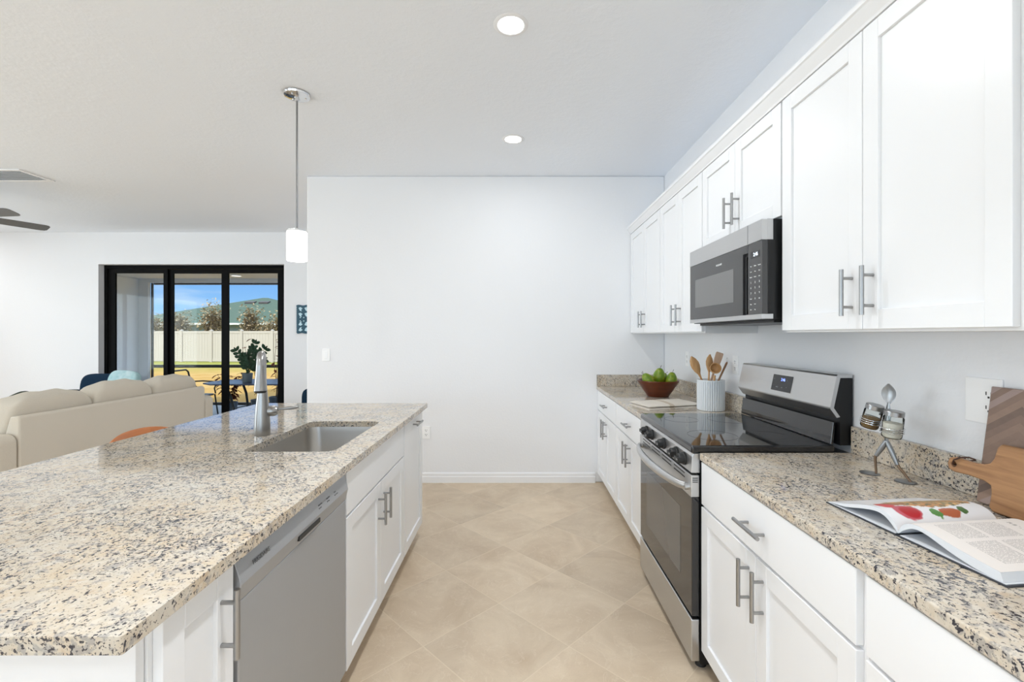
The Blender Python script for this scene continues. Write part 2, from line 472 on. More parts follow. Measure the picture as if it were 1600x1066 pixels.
M['bark'] = mat('bark', (.14, .10, .07), .9)
M['zz'] = fabric('dark_glossy_leaf', (.018, .05, .026), (.035, .08, .04), 40)
M['redleaf'] = fabric('burgundy_leaf', (.20, .045, .03), (.33, .10, .05), 40)
M['redflower'] = mat('red_flower', (.42, .03, .05), .6)
M['pot'] = mat('grey_pot', (.14, .17, .20), .5)
M['tabletop'] = mat('slate_table_top', (.10, .105, .16), .25)
M['iron'] = mat('dark_iron', (.025, .025, .025), .45)

# ------------------------------------------------------------------ room shell
H = 2.83
XR, YB, XC, YF = 1.3615, 4.2, -1.943, 6.51
XL, YN = -9.0, -3.6
struct('floor', boxm(XL, XR, YN, YF, -.05, 0), M['floor'], smooth=0)
struct('ceiling', boxm(XL-.2, XR+.2, YN-.2, YF+.25, H, H+.25), M['ceil'], smooth=0)
struct('wall_right', boxm(XR, XR+.14, YN, YF+.2, 0, H), M['wall'], smooth=0)
bm = B(); box(bm, XC, XR, YB, YB+.13, 0, H)
struct('wall_back', bm, M['wall'], bevel=.012, seg=3)
WL = (.2, 4.0, .25, 2.40)      # added left window: y0, y1, z0, z1
WR = (-3.4, .9, .25, 2.40)      # added rear windows: x0, x1, z0, z1
WS = (-8.4, -4.4, .25, 2.40)
bm = B(); box(bm, XL-.14, XL, YN, WL[0], 0, H); box(bm, XL-.14, XL, WL[1], YF, 0, H); box(bm, XL-.14, XL, WL[0], WL[1], 0, WL[2]); box(bm, XL-.14, XL, WL[0], WL[1], WL[3], H)
struct('wall_left', bm, M['wall'], smooth=0)
bm = B(); box(bm, XL, WS[0], YN-.14, YN, 0, H); box(bm, WS[1], WR[0], YN-.14, YN, 0, H); box(bm, WR[1], XR, YN-.14, YN, 0, H)
for q_ in (WR, WS): box(bm, q_[0], q_[1], YN-.14, YN, 0, q_[2]); box(bm, q_[0], q_[1], YN-.14, YN, q_[3], H)
struct('wall_rear', bm, M['wall'], smooth=0)
def window(name, axis, a0, a1, z0, z1, c, watts):  # window out of view, added to bring in soft fill light
    def bx(bm, u0, u1, v0, v1, d0, d1):
        if axis == 'y': box(bm, c+d0, c+d1, u0, u1, v0, v1)
        else: box(bm, u0, u1, c+d0, c+d1, v0, v1)
    bm = B(); f = .05
    bx(bm, a0, a0+f, z0, z1, -.10, -.04); bx(bm, a1-f, a1, z0, z1, -.10, -.04); bx(bm, a0+f, a1-f, z0, z0+f, -.10, -.04); bx(bm, a0+f, a1-f, z1-f, z1, -.10, -.04)
    for k in (1, 2):
        u = a0+(a1-a0)*k/3; bx(bm, u-.025, u+.025, z0+f, z1-f, -.10, -.04)
    o = struct(name, bm, M['trim'], smooth=0)
    bm = B(); bx(bm, a0+f, a1-f, z0+f, z1-f, -.075, -.069); obj('added_window_glass', bm, M['glass'], o, smooth=0)
    ld = bpy.data.lights.new('window_fill_lamp', 'AREA'); ld.shape = 'RECTANGLE'; ld.size = a1-a0-.2; ld.size_y = z1-z0-.2; ld.energy = watts; ld.color = (.84, .92, 1.0)  # broad lamp added outside the glass as room fill
    lo = bpy.data.objects.new('window_fill_lamp', ld); COL.objects.link(lo)
    if axis == 'y': lo.location = (c-.16, (a0+a1)/2, (z0+z1)/2); lo.rotation_euler = (R(90), 0, R(-90))
    else: lo.location = ((a0+a1)/2, c-.16, (z0+z1)/2); lo.rotation_euler = (R(90), 0, 0)
window('added_window_1', 'y', WL[0], WL[1], WL[2], WL[3], XL, WIN_FILL_W[0])
window('added_window_2', 'x', WR[0], WR[1], WR[2], WR[3], YN, WIN_FILL_W[1])
window('added_window_3', 'x', WS[0], WS[1], WS[2], WS[3], YN, WIN_FILL_W[2])
DX0, DX1, DZ = -5.99, -3.335, 2.372
bm = B()
box(bm, XL, DX0, YF, YF+.2, 0, H); box(bm, DX1, XR, YF, YF+.2, 0, H); box(bm, DX0, DX1, YF, YF+.2, DZ, H)
struct('wall_far', bm, M['wall'], smooth=0)
def base_prof(bm, x0, x1, y, s=-1):
    prism(bm, [(y, 0), (y+s*.014, 0), (y+s*.014, .055), (y+s*.010, .062), (y+s*.010, .082), (y+s*.004, .094), (y, .094)], 'x', x0, x1)
bm = B(); base_prof(bm, XC, .72, YB); struct('baseboard_back', bm, M['trim'], smooth=0)
bm = B(); base_prof(bm, XL, DX0-.01, YF); base_prof(bm, DX1+.01, XR, YF); struct('baseboard_far', bm, M['trim'], smooth=0)

# sliding door
dr = bpy.data.objects.new('door_1', None); COL.objects.link(dr); dr['kind'] = 'structure'
dr['label'] = 'black framed three panel sliding glass door to the patio'
yd = YF + .09
bm = B()
box(bm, DX0, DX0+.045, yd, yd+.11, 0, DZ); box(bm, DX1-.03, DX1, yd, yd+.11, 0, DZ)
box(bm, DX0+.045, DX1-.03, yd, yd+.11, DZ-.05, DZ); box(bm, DX0+.045, DX1-.03, yd, yd+.11, 0, .03)
obj('door_frame', bm, M['doorblack'], dr, smooth=0, bevel=.003)
def px(x, Y): return (x-808)*Y/711
ym = yd+.05
edges = [(DX0+.048, px(265, ym), px(184, ym), px(258.5, ym)), (px(259.5, ym), px(352.4, ym), px(271.5, ym), px(346.5, ym)), (px(352.6, ym), DX1-.033, px(359.5, ym), px(436, ym))]
for i, (a, b, g0, g1) in enumerate(edges):
    y0 = yd + .012 + .030*(i % 2)
    bm = B()
    box(bm, a, g0, y0, y0+.028, .035, DZ-.055); box(bm, g1, b, y0, y0+.028, .035, DZ-.055)
    box(bm, g0, g1, y0, y0+.028, DZ-.115, DZ-.055); box(bm, g0, g1, y0, y0+.028, .035, .14)
    pn = obj('door_panel', bm, M['doorblack'], dr, smooth=0, bevel=.002)
    obj('door_glass', boxm(g0, g1, y0+.011, y0+.017, .14, DZ-.115), M['glass'], pn, smooth=0)

# ------------------------------------------------------------------ cabinet builders
class Side:
    """maps (u along y, v height, d outward from the door back plane) to the room"""
    def __init__(s, X, sgn_): s.X = X; s.s = sgn_
    def bx(s, bm, u0, u1, v0, v1, d0, d1): box(bm, s.X + s.s*d0, s.X + s.s*d1, u0, u1, v0, v1)
    def p(s, u, v, d): return (s.X + s.s*d, u, v)
TH = .019
def shaker(S, u0, u1, v0, v1, fw=.058, bar=None):
    bm = B()
    S.bx(bm, u0, u0+fw, v0, v1, 0, TH); S.bx(bm, u1-fw, u1, v0, v1, 0, TH)
    S.bx(bm, u0+fw, u1-fw, v0, v0+fw, 0, TH); S.bx(bm, u0+fw, u1-fw, v1-fw, v1, 0, TH)
    S.bx(bm, u0+fw, u1-fw, v0+fw, v1-fw, 0, .010)
    return bm
def bar_handle(S, u, v, L=.15, vert=True, d0=TH):
    bm = B(); h = L/2; q_ = L*.31; st = .034
    if vert:
        cyl(bm, S.p(u, v-h, d0+st), S.p(u, v+h, d0+st), .0062, n=16)
        for s in (-q_, q_): cyl(bm, S.p(u, v+s, d0-.001), S.p(u, v+s, d0+st), .0047, n=12)
    else:
        cyl(bm, S.p(u-h, v, d0+st), S.p(u+h, v, d0+st), .0062, n=16)
        for s in (-q_, q_): cyl(bm, S.p(u+s, v, d0-.001), S.p(u+s, v, d0+st), .0047, n=12)
    return bm
def add_door(S, root, u0, u1, v0, v1, hu=None, hv=None, vert=True, L=.15, fw=.058):
    d = obj('door', shaker(S, u0, u1, v0, v1, fw), M['cab'], root, bevel=.0016, smooth=0)
    if hu is not None: obj('handle', bar_handle(S, hu, hv, L, vert), M['nickel'], d)
    return d
def add_drawer(S, root, u0, u1, v0, v1, hu=None, hv=None, name='drawer'):
    bm = B(); S.bx(bm, u0, u1, v0, v1, 0, TH)
    d = obj(name, bm, M['cab'], root, bevel=.002, smooth=0)
    if hu is not None: obj('handle', bar_handle(S, hu, hv, .15, False), M['nickel'], d)
    return d
CT = .89                      # counter height
SR = Side(.757, -1)           # right hand base doors: back plane x = .757, faces -x
SU = Side(1.0645, -1)         # uppers
SI = Side(-.659, 1)           # island, faces +x
def base_right(u0, u1, label, du0, du1, drawers=True, hL=.15):
    root = thing('base_cabinet', label, 'cabinet', (1.06, (u0+u1)/2, 0), 'base cabinets along the range wall')
    obj('body', boxm(.757, XR-.001, u0, u1, .095, CT-.0305), M['cab'], root, smooth=0)
    obj('toe_kick', boxm(.825, .845, u0, u1, 0, .095), M['toe'], root, smooth=0)
    um = (du0+du1)/2
    add_drawer(SR, root, du0, du1, .686, .855, um, .765)
    add_door(SR, root, um+.0015, du1, .098, .676, um+.042, .575, L=hL)
    add_door(SR, root, du0, um-.0015, .098, .676, um-.042, .575, L=hL)
    return root
base_right(3.402, 4.197, 'white base cabinet in the far corner below the fruit bowl', 3.405, 4.165)
base_right(2.610, 3.400, 'white base cabinet beside far side of the oven range', 2.614, 3.395)
base_right(.978, 1.828, 'white two door base cabinet on near side of the range', .992, 1.824)
base_right(.10, .976, 'white base cabinet cut off at bottom right, below the cookbook', .112, .964)
base_right(-.80, .098, 'white base cabinet nearest behind the viewer on the oven side', -.79, .086)

def upper(u0, u1, z0, label, hz, hl, du0=None, du1=None):
    root = thing('upper_cabinet', label, 'cabinet', (1.2, (u0+u1)/2, z0), 'white upper cabinets')
    obj('body', boxm(1.0645, XR-.001, u0, u1, z0, 2.31), M['cab'], root, smooth=0, bevel=.001)
    a, b = (du0 or u0+.004), (du1 or u1-.004); um = (a+b)/2
    for s, (p0, p1) in ((1, (um+.0015, b)), (-1, (a, um-.0015))):
        add_door(SU, root, p0, p1, z0+.008, 2.286, um+s*.042, hz, L=hl)
    return root
upper(3.334, 4.197, 1.373, 'white two door upper cabinet in the far corner above fruit bowl', 1.49, .135)
upper(2.575, 3.331, 1.373, 'white two door upper cabinet on far side of the microwave', 1.49, .135)
upper(1.803, 2.572, 1.829, 'short white upper cabinet above the microwave', 1.958, .15)
upper(.949, 1.80, 1.373, 'tall white two door upper cabinet on near side of the microwave', 1.495, .145, .961, 1.796)
upper(.10, .946, 1.373, 'white upper cabinet cut off at right edge of the photo', 1.495, .145, .112, .934)

bm = B()
prism(bm, [(1.07, 2.29), (1.0435, 2.29), (1.041, 2.298), (1.030, 2.312), (1.018, 2.330), (1.012, 2.334), (1.012, 2.350), (1.07, 2.350)], 'y', -.9, 4.197)
struct('trim_1', bm, M['cab'], label='white crown moulding along top of the upper cabinets', smooth=20)

# ------------------------------------------------------------------ worktops
def slab(bm, outer, hole, z0, z1):
    def ring(pts, z): return [bm.verts.new((p[0], p[1], z)) for p in pts]
    lo, hi = [], []
    for pts in ([outer] + ([hole] if hole else [])):
        lo.append(ring(pts, z0)); hi.append(ring(pts, z1))
    for rings in (lo, hi):
        ed = []
        for r_ in rings:
            for k in range(len(r_)): ed.append(bm.edges.new((r_[k], r_[(k+1) % len(r_)])))
        bmesh.ops.triangle_fill(bm, edges=ed, use_beauty=True)
    for a, b in zip(lo, hi):
        for k in range(len(a)):
            j = (k+1) % len(a); bm.faces.new((a[k], a[j], b[j], b[k]))
XE = .733
for (y0, y1, lab) in ((2.606, 4.198, 'speckled granite worktop in far corner holding fruit bowl and crock'),
                      (-.80, 1.829, 'speckled granite worktop at right holding cookbook and chopping boards')):
    root = thing('countertop', lab, 'worktop', (1.0, (y0+y1)/2, CT-.03))
    obj('slab', boxm(XE, XR-.001, y0, y1, CT-.03, CT), M['granite'], root, bevel=.004, seg=3, smooth=0)
    obj('backsplash', boxm(XR-.021, XR-.001, y0, y1 - (.021 if y0 > 2 else 0), CT+.0003, CT+.106), M['granite'], root, bevel=.002, smooth=0)
    if y0 > 2:
        obj('backsplash', boxm(XE, XR-.001, y1-.0205, y1, CT+.0003, CT+.106), M['granite'], root, bevel=.002, smooth=0)

IX0, IX1, IY0, IY1 = -1.783, -.621, .715, 3.154
SK = (-1.125, -.745, 1.845, 2.49)
root = thing('island_countertop', 'long speckled granite island worktop with a sink cut out', 'worktop', ((IX0+IX1)/2, 1.93, CT-.03))
bm = B()
slab(bm, rrect(IX0, IX1, IY0, IY1, .005, 3), rrect(*SK, .045, 6), CT-.03, CT)
obj('slab', bm, M['granite'], root, bevel=.004, seg=3, smooth=0)

# sink
root = thing('sink', 'undermount stainless steel sink basin set into the island', 'sink', ((SK[0]+SK[1])/2, (SK[2]+SK[3])/2, .66))
x0, x1, y0, y1 = SK
bm = B()
def lp(d, z, r): return [(p[0], p[1], z) for p in rrect(x0-.004+d, x1+.004-d, y0-.004+d, y1+.004-d, r, 8)]
loft(bm, [lp(-.02, CT-.0315, .05), lp(0, CT-.0315, .05), lp(.003, CT-.06, .055), lp(.012, .70, .06), lp(.022, .678, .06), lp(.05, .668, .06), lp(.15, .664, .03)], cap0=False)
obj('basin', bm, M['sink'], root, smooth=60, solid=.0015)
bm = B(); lathe(bm, [(0, .6665), (.03, .6665), (.045, .668), (.045, .666), (0, .6655)], ((x0+x1)/2, y1-.2, 0), 28)
obj('drain', bm, M['chrome'], root)

# faucet: pull-down spout swung towards the aisle side of the room
FX, FY = -1.203, 2.149
root = thing('faucet', 'brushed steel pull-down kitchen faucet behind the island sink', 'faucet', (FX, FY, CT))
bm = B()
lathe(bm, [(0, 0), (.0335, 0), (.0345, .004), (.034, .05), (.0325, .085), (.029, .13), (.0225, .19), (.0185, .24), (.017, .30), (.017, .32), (0, .32)], (FX, FY, CT), 32)
obj('body', bm, M['faucet'], root)
dv = Vector((.42, -.90, 0)).normalized()
c0 = Vector((FX, FY, CT+.32)); pts = []
for k in range(13):
    t = math.pi*k/12*0.98
    pts.append(c0 + dv*(.048*(1-math.cos(t))) + Vector((0, 0, .062*math.sin(t))))
bm = B(); tube(bm, pts, .0175, 18); obj('spout', bm, M['faucet'], root)
hd = pts[-1]; bm = B()
tube(bm, [hd + Vector((0, 0, .012)), hd + Vector((0, 0, -.02)), hd + dv*.004 + Vector((0, 0, -.06)), hd + dv*.008 + Vector((0, 0, -.104))], [.018, .0195, .023, .0265], 24)
sh = obj('spray_head', bm, M['faucet'], root)
bm = B(); cyl(bm, hd + dv*.008 + Vector((0, 0, -.112)), hd + dv*.008 + Vector((0, 0, -.1035)), .0225, .0262)
obj('nozzle', bm, M['blackmatte'], sh)
bm = B()
hv = Vector((.88, .32, 0)).normalized(); hb = Vector((FX, FY, CT+.112))
tube(bm, [hb + hv*.02, hb + hv*.034, hb + hv*.05, hb + hv*.064, hb + hv*.070], [.020, .0245, .0255, .019, .005], 20)
tube(bm, [hb + hv*.06 + Vector((0, 0, .006)), hb + hv*.085 + Vector((0, 0, .008)), hb + hv*.12 + Vector((0, 0, .010)), hb + hv*.145 + Vector((0, 0, .012)), hb + hv*.155 + Vector((0, 0, .013))], [.008, .0075, .0115, .0105, .003], 14, flat=.8)
obj('lever', bm, M['faucet'], root)

# ------------------------------------------------------------------ island cabinets, dishwasher
IB = -1.27
def island(u0, u1, label):
    root = thing('base_cabinet', label, 'cabinet', (-.95, (u0+u1)/2, 0), 'island cabinets')
    if u0 > 1.7 and u1 < 2.6:
        bm = B()   # open box around the sink
        box(bm, IB, -.659, u0, u1, .095, .62); box(bm, -.69, -.659, u0, u1, .62, CT-.0305); box(bm, IB, -1.17, u0, u1, .62, CT-.0305)
        box(bm, -1.17, -.69, u0, u0+.02, .62, CT-.0305); box(bm, -1.17, -.69, u1-.02, u1, .62, CT-.0305)
    else:
        bm = boxm(IB, -.659, u0, u1, .095, CT-.0305)
    obj('body', bm, M['cab'], root, smooth=0)
    obj('toe_kick', boxm(-.745, -.725, u0, u1, 0, .095), M['toe'], root, smooth=0)
    return root
r1 = island(.812, 1.030, 'narrow white island cabinet nearest the camera beside dishwasher')
obj('end_panel', boxm(IB, -.664, .792, .8105, 0, CT-.0305), M['cab'], r1, smooth=0, bevel=.001)
add_door(SI, r1, .822, 1.027, .098, .852, .985, .738, L=.15, fw=.055)
r2 = island(1.706, 2.576, 'white island sink cabinet with false front and two doors')
add_drawer(SI, r2, 1.710, 2.573, .683, .852, name='false_front')
um = 2.1415
add_door(SI, r2, 1.710, um-.0015, .098, .674, um-.042, .56, L=.145)
add_door(SI, r2, um+.0015, 2.573, .098, .674, um+.042, .56, L=.145)
r3 = island(2.579, 3.075, 'white full height pull-out cabinet at far end of the island')
add_door(SI, r3, 2.584, 3.071, .098, .852, 2.845, .812, vert=False, L=.15, fw=.058)
struct('trim_2', boxm(IB-.02, IB, .792, 3.075, 0, CT-.0305), M['cab'], label='white back panel of the island under the seating overhang', smooth=0)

D0, D1 = 1.034, 1.702
root = thing('dishwasher', 'stainless steel dishwasher built into the island', 'dishwasher', (-.95, (D0+D1)/2, 0))
obj('tub', boxm(IB, -.672, D0, D1, .09, .855), M['blackmatte'], root, smooth=0)
obj('toe_panel', boxm(-.74, -.72, D0, D1, 0, .09), M['blackmatte'], root, smooth=0)
dd = obj('door', boxm(-.671, -.640, D0+.012, D1-.003, .105, .748), M['steel_dw'], root, smooth=0, bevel=.003)
bm = B()
prism(bm, [(-.671, .856), (-.651, .856), (-.643, .835), (-.634, .805), (-.631, .790), (-.634, .776), (-.6405, .7485), (-.671, .7485)], 'y', D0+.006, D1-.002)
cp = obj('control_panel', bm, M['steel_dw'], root, smooth=12, bevel=.0015)
bm = B(); box(bm, -.6382, -.630, 1.318, 1.458, .7655, .7785)
obj('pocket_handle', bm, M['slot'], cp, smooth=0)
tilt = Matrix.Rotation(R(14), 3, 'Y')
def dw_mat():
    m = Matrix(((0, 0, 1), (1, 0, 0), (0, 1, 0)))
    return Matrix.Rotation(R(-16), 3, 'Y') @ m
text('brand_lettering', 'FRIGIDAIRE', .0150, M['printmid'], cp, (-.6352, 1.094, .8155), matrix=dw_mat())
for i, s in enumerate(('Heated Dry', 'Delay Start', 'Cycles')):
    text('button_print', s, .0060, M['printmid'], cp, (-.6357, 1.455 + i*.062, .8165), matrix=dw_mat())
for i in range(3):
    text('button_print', ('1h 2h 4h', 'Hi-Temp', 'Start Cancel')[i], .0055, M['printmid'], cp, (-.6335, 1.455 + i*.062, .8065), matrix=dw_mat())

# ------------------------------------------------------------------ range
G0, G1 = 1.836, 2.600
root = thing('oven_range', 'stainless steel electric range with black glass cooktop between the worktops', 'range', (1.03, (G0+G1)/2, 0))
obj('body', boxm(.738, 1.352, G0+.002, G1-.002, .032, .884), M['black'], root, smooth=0)
bm = B(); prism(bm, [(.7385, .884), (.712, .884), (.706, .872), (.703, .806), (.7385, .806)], 'y', G0, G1)
cpn = obj('control_panel', bm, M['steel'], root, bevel=.002, smooth=0)
bm = B(); box(bm, .704, 1.283, G0, G1, .885, .916)
ck = obj('cooktop', bm, M['blackglass'], root, bevel=.007, seg=3)
for (cx_, cy_, r_) in ((.87, 2.03, .105), (.87, 2.41, .085), (1.12, 2.03, .08), (1.12, 2.41, .105)):
    bm = B(); lathe(bm, [(r_-.0012, .9161), (r_-.0012, .9164), (r_, .9164), (r_, .9161)], (cx_, cy_, 0), 48)
    obj('burner_ring', bm, M['ring'], ck)
for yk in (2.468, 2.372, 2.182, 2.012, 1.918):
    bm = B(); z = .843
    tube(bm, [(.704, yk, z), (.697, yk, z), (.696, yk, z), (.688, yk, z)], [.027, .0265, .022, .0215], 28)
    box(bm, .668, .689, yk-.0215, yk+.0215, z-.008, z+.008)
    tube(bm, [(.690, yk, z), (.678, yk, z), (.675, yk, z)], [.0215, .0205, .018], 28)
    kb = obj('knob', bm, M['blackmatte'], root, bevel=.0012)
    obj('knob_mark', boxm(.6665, .6681, yk-.021, yk-.006, z-.0012, z+.0012), M['print'], kb, smooth=0)
od = obj('oven_door', boxm(.705, .7365, G0+.001, G1-.001, .226, .7065), M['blackglass'], root, bevel=.003, smooth=0)
obj('window', boxm(.7043, .7052, 1.965, 2.475, .335, .625), M['ovenwin'], od, smooth=0)
bd = obj('door_band', boxm(.7015, .7365, G0, G1, .7075, .797), M['steel'], od, bevel=.003, smooth=0)
for z in (.786, .769):
    for k in range(4):
        a = G0 + .07 + k*.165
        obj('vent_slot', boxm(.7008, .7025, a, a+.13, z-.0025, z+.0025), M['slot'], bd, smooth=0)
for z in (.785, .777, .769): obj('vent_slot', boxm(.7075, .729, G0-.0008, G0+.001, z-.0016, z+.0016), M['slot'], bd, smooth=0)
pts = []
for k in range(21):
    t = k/20; y = G0+.035 + (G1-G0-.07)*t
    s = math.sin(math.pi*t)
    pts.append((.694 - .052*s**.55, y, .742))
bm = B(); tube(bm, pts, [.0115 + .004*math.sin(math.pi*k/20) for k in range(21)], 16, flat=1.35)
for y in (G0+.035, G1-.035): cyl(bm, (.703, y, .742), (.686, y, .742), .014)
obj('handle', bm, M['steel'], od)
obj('storage_drawer', boxm(.7025, .7365, G0, G1, .045, .214), M['steel'], root, bevel=.004, smooth=0)
for y in (G0+.05, G1-.05):
    for x in (.76, 1.3):
        bm = B(); cyl(bm, (x, y, 0), (x, y, .032), .022, .018); obj('foot', bm, M['blackmatte'], root)
bm = B(); prism(bm, [(1.3045, 1.188), (1.279, 1.068), (1.304, 1.033), (1.304, .917), (1.354, .917), (1.354, 1.188)], 'y', G0+.001, G1-.001)
bg_ = obj('backguard', bm, M['black'], root, smooth=0)
bm = B(); prism(bm, [(1.354, 1.203), (1.294, 1.203), (1.2895, 1.196), (1.263, 1.070), (1.264, 1.064), (1.290, 1.028), (1.303, 1.032), (1.278, 1.068), (1.304, 1.1895), (1.354, 1.1895)], 'y', G0, G1)
pn = obj('control_fascia', bm, M['steel'], bg_, smooth=10)
up = Vector((.0265, 0, .126)).normalized(); nrm = Vector((-up.z, 0, up.x))
def on_fascia(y, s, d=0.0):      # s metres up from the fold
    return Vector((1.263, y, 1.070)) + up*s + nrm*d
bm = B()
fx = [on_fascia(2.113, .022, .0006), on_fascia(2.272, .022, .0006), on_fascia(2.272, .100, .0006), on_fascia(2.113, .100, .0006)]
loft(bm, [[p - nrm*.0004 for p in fx], [p + nrm*.001 for p in fx]])
dsp = obj('display', bm, M['lcd'], pn, smooth=0)
mt = Matrix(((0, up.x, nrm.x), (-1, up.y, nrm.y), (0, up.z, nrm.z)))
text('clock_digits', '2:46', .020, M['digit_blue'], dsp, on_fascia(2.185, .078, .0018), matrix=mt, align='CENTER')
for (yy, ss, s) in ((2.258, .078, '+'), (2.258, .048, '-'), (2.15, .045, 'o'), (2.15, .078, 'o'), (2.225, .04, 'BAKE'), (2.185, .04, 'OFF')):
    text('button_print', s, .008, M['print'], dsp, on_fascia(yy, ss, .0018), matrix=mt, align='CENTER')
bm = B(); prism(bm, [(1.2735, .919), (1.2845, 1.008), (1.292, 1.008), (1.285, .919)], 'y', G0+.012, G1-.012)
obj('lower_panel', bm, M['blackglass'], bg_, smooth=0, bevel=.0015)

# ------------------------------------------------------------------ microwave
W0, W1 = 1.816, 2.571
root = thing('microwave', 'black and steel over-the-range microwave hung under the short cabinet', 'microwave', (1.17, (W0+W1)/2, 1.41))
obj('body', boxm(1.0, 1.355, W0+.001, W1-.001, 1.425, 1.8275), M['black'], root, smooth=0)
bm = B(); box(bm, .976, 1.0, W0, W1, 1.745, 1.8265); box(bm, 1.0, 1.022, W0, W0+.0009, 1.745, 1.8265)
tb = obj('top_band', bm, M['steel'], root, smooth=0, bevel=.0015)
obj('seam', boxm(.9754, .977, 1.9265, 1.9275, 1.7455, 1.826), M['slot'], tb, smooth=0)
bm = B(); box(bm, .976, 1.0, W0, W1, 1.428, 1.4475); box(bm, 1.0, 1.022, W0, W0+.0009, 1.428, 1.4475)
obj('bottom_band', bm, M['steel'], root, smooth=0, bevel=.001)
bm = B(); box(bm, .978, 1.0, 1.972, W1, 1.4485, 1.744); box(bm, .978, 1.0, 1.929, 1.972, 1.71, 1.744); box(bm, .992, 1.0, 1.929, 1.972, 1.4485, 1.71)
md = obj('door', bm, M['mwglass'], root, smooth=0)
obj('window', boxm(.9773, .9785, 2.057, 2.497, 1.511, 1.662), M['mwwindow'], md, smooth=0)
bm = B(); cyl(bm, (.984, 1.951, 1.452), (.984, 1.951, 1.695), .0045, n=12); box(bm, .984, .993, 1.946, 1.956, 1.452, 1.468); box(bm, .984, .993, 1.946, 1.956, 1.68, 1.695)
obj('handle', bm, M['black'], md)
text('brand_lettering', 'FRIGIDAIRE', .0125, M['plate'], md, (.9772, 2.205, 1.7015), rot=FACE_NX, align='CENTER')
mc = obj('control_panel', boxm(.978, 1.0, W0+.0005, 1.926, 1.4485, 1.744), M['mwglass'], root, smooth=0)
mdsp = obj('display', boxm(.9772, .9782, 1.835, 1.905, 1.680, 1.708), M['lcd'], mc, smooth=0)
text('clock_digits', '2:46', .021, M['digit_white'], mdsp, (.9768, 1.865, 1.694), rot=FACE_NX, align='CENTER')
rows = ('Melt Soften Popcorn', 'Cook Time Timer', 'Defrost Reheat Auto', '1 2 3', '4 5 6', '7 8 9', 'Power 0 Light', 'Stop Start', 'Vent Fan')
for i, rw in enumerate(rows):
    z = 1.648 - i*.0225
    cells = rw.split()
    for j, cword in enumerate(cells[:3]):
        text('key_print', cword, .0115 if len(cword) == 1 else .0060, M['plate'], mc, (.9776, 1.903 - j*.033, z), rot=FACE_NX, align='CENTER')
obj('vent_tray', boxm(1.03, 1.345, W0+.01, W1-.01, 1.414, 1.4245), M['black'], root, smooth=0)

# ------------------------------------------------------------------ plates on the walls
def plate_x(bm, x, y, z, w_, h_): box(bm, x-.006, x, y-w_/2, y+w_/2, z-h_/2, z+h_/2)
def outlet(name, label, loc, nx, w_=.072, h_=.115, duplex=True, shift=0.0):
    """nx True: on the right wall facing -x; else on the back wall facing -y"""
    root = thing(name, label, 'outlet' if duplex else 'switch', loc, 'wall outlets' if duplex else None)
    def P(bm, u0, u1, v0, v1, d0, d1):
        x, y, z = loc
        if nx: box(bm, x-d1, x-d0, y-u1, y-u0, z+v0, z+v1)
        else: box(bm, x+u0, x+u1, y-d1, y-d0, z+v0, z+v1)
    bm = B(); P(bm, -w_/2, w_/2, -h_/2, h_/2, .0003, .006)
    obj('cover_plate', bm, M['plate'], root, bevel=.002, smooth=0)
    if duplex:
        for v in (.02, -.02):
            bm = B(); P(bm, shift-.0165, shift+.0165, v-.0145, v+.0145, .006, .0075)
            rc = obj('receptacle', bm, M['plate'], root, bevel=.004, smooth=0)
            bm = B()
            P(bm, shift-.0085, shift-.0055, v-.002, v+.008, .0074, .0078); P(bm, shift+.0055, shift+.0085, v-.001, v+.007, .0074, .0078)
            P(bm, shift-.0028, shift+.0028, v-.011, v-.0055, .0074, .0078)
            obj('slots', bm, M['slot'], rc, smooth=0)
    else:
        bm = B(); P(bm, -.016, .016, -.033, .033, .006, .0095)
        obj('rocker', bm, M['plate'], root, bevel=.0015, smooth=0)
    return root
outlet('wall_outlet', 'wide white outlet plate behind the chevron chopping board', (XR, 1.325, 1.172), True, .105, .132, shift=.018)
outlet('wall_outlet', 'white outlet on wall behind the utensil crock, beside range', (XR, 2.83, 1.175), True)
outlet('wall_outlet', 'white outlet on side wall nearest the far corner', (XR, 3.63, 1.17), True)
outlet('wall_outlet', 'white outlet low on back wall beside the island end', (-.838, YB, .462), False)
outlet('light_switch', 'white rocker light switch on the back wall', (-1.762, YB, 1.178), False, duplex=False)

# ------------------------------------------------------------------ lights
def can(x, y, label, wts=None, spread=180):
    root = thing('recessed_light', label, 'ceiling light', (x, y, H), group='recessed ceiling lights')
    bm = B(); lathe(bm, [(.060, H-.0015), (.064, H-.005), (.078, H-.004), (.083, H-.0003), (.060, H-.0003)], (x, y, 0), 40)
    obj('trim_ring', bm, M['trim'], root)
    bm = B(); lathe(bm, [(0, H-.002), (.0605, H-.002), (.0605, H-.0004), (0, H-.0004)], (x, y, 0), 40)
    obj('diffuser', bm, M['lamp'], root)
    ld = bpy.data.lights.new('can_lamp', 'AREA'); ld.shape = 'DISK'; ld.size = .12; ld.energy = wts or CAN_W; ld.spread = R(spread); ld.color = (.945, .975, 1.0)
    lo = bpy.data.objects.new('can_lamp', ld); COL.objects.link(lo); lo.parent = root; lo.location = (0, 0, -.008)
can(-.03, 3.41, 'lit recessed ceiling light above the aisle, nearer the back wall', wts=3.2)
can(-.03, 2.152, 'lit recessed ceiling light above the aisle, at top of the photo', wts=11.5)
hid = 'unseen recessed ceiling light added for fill, behind the viewer or off to the side'
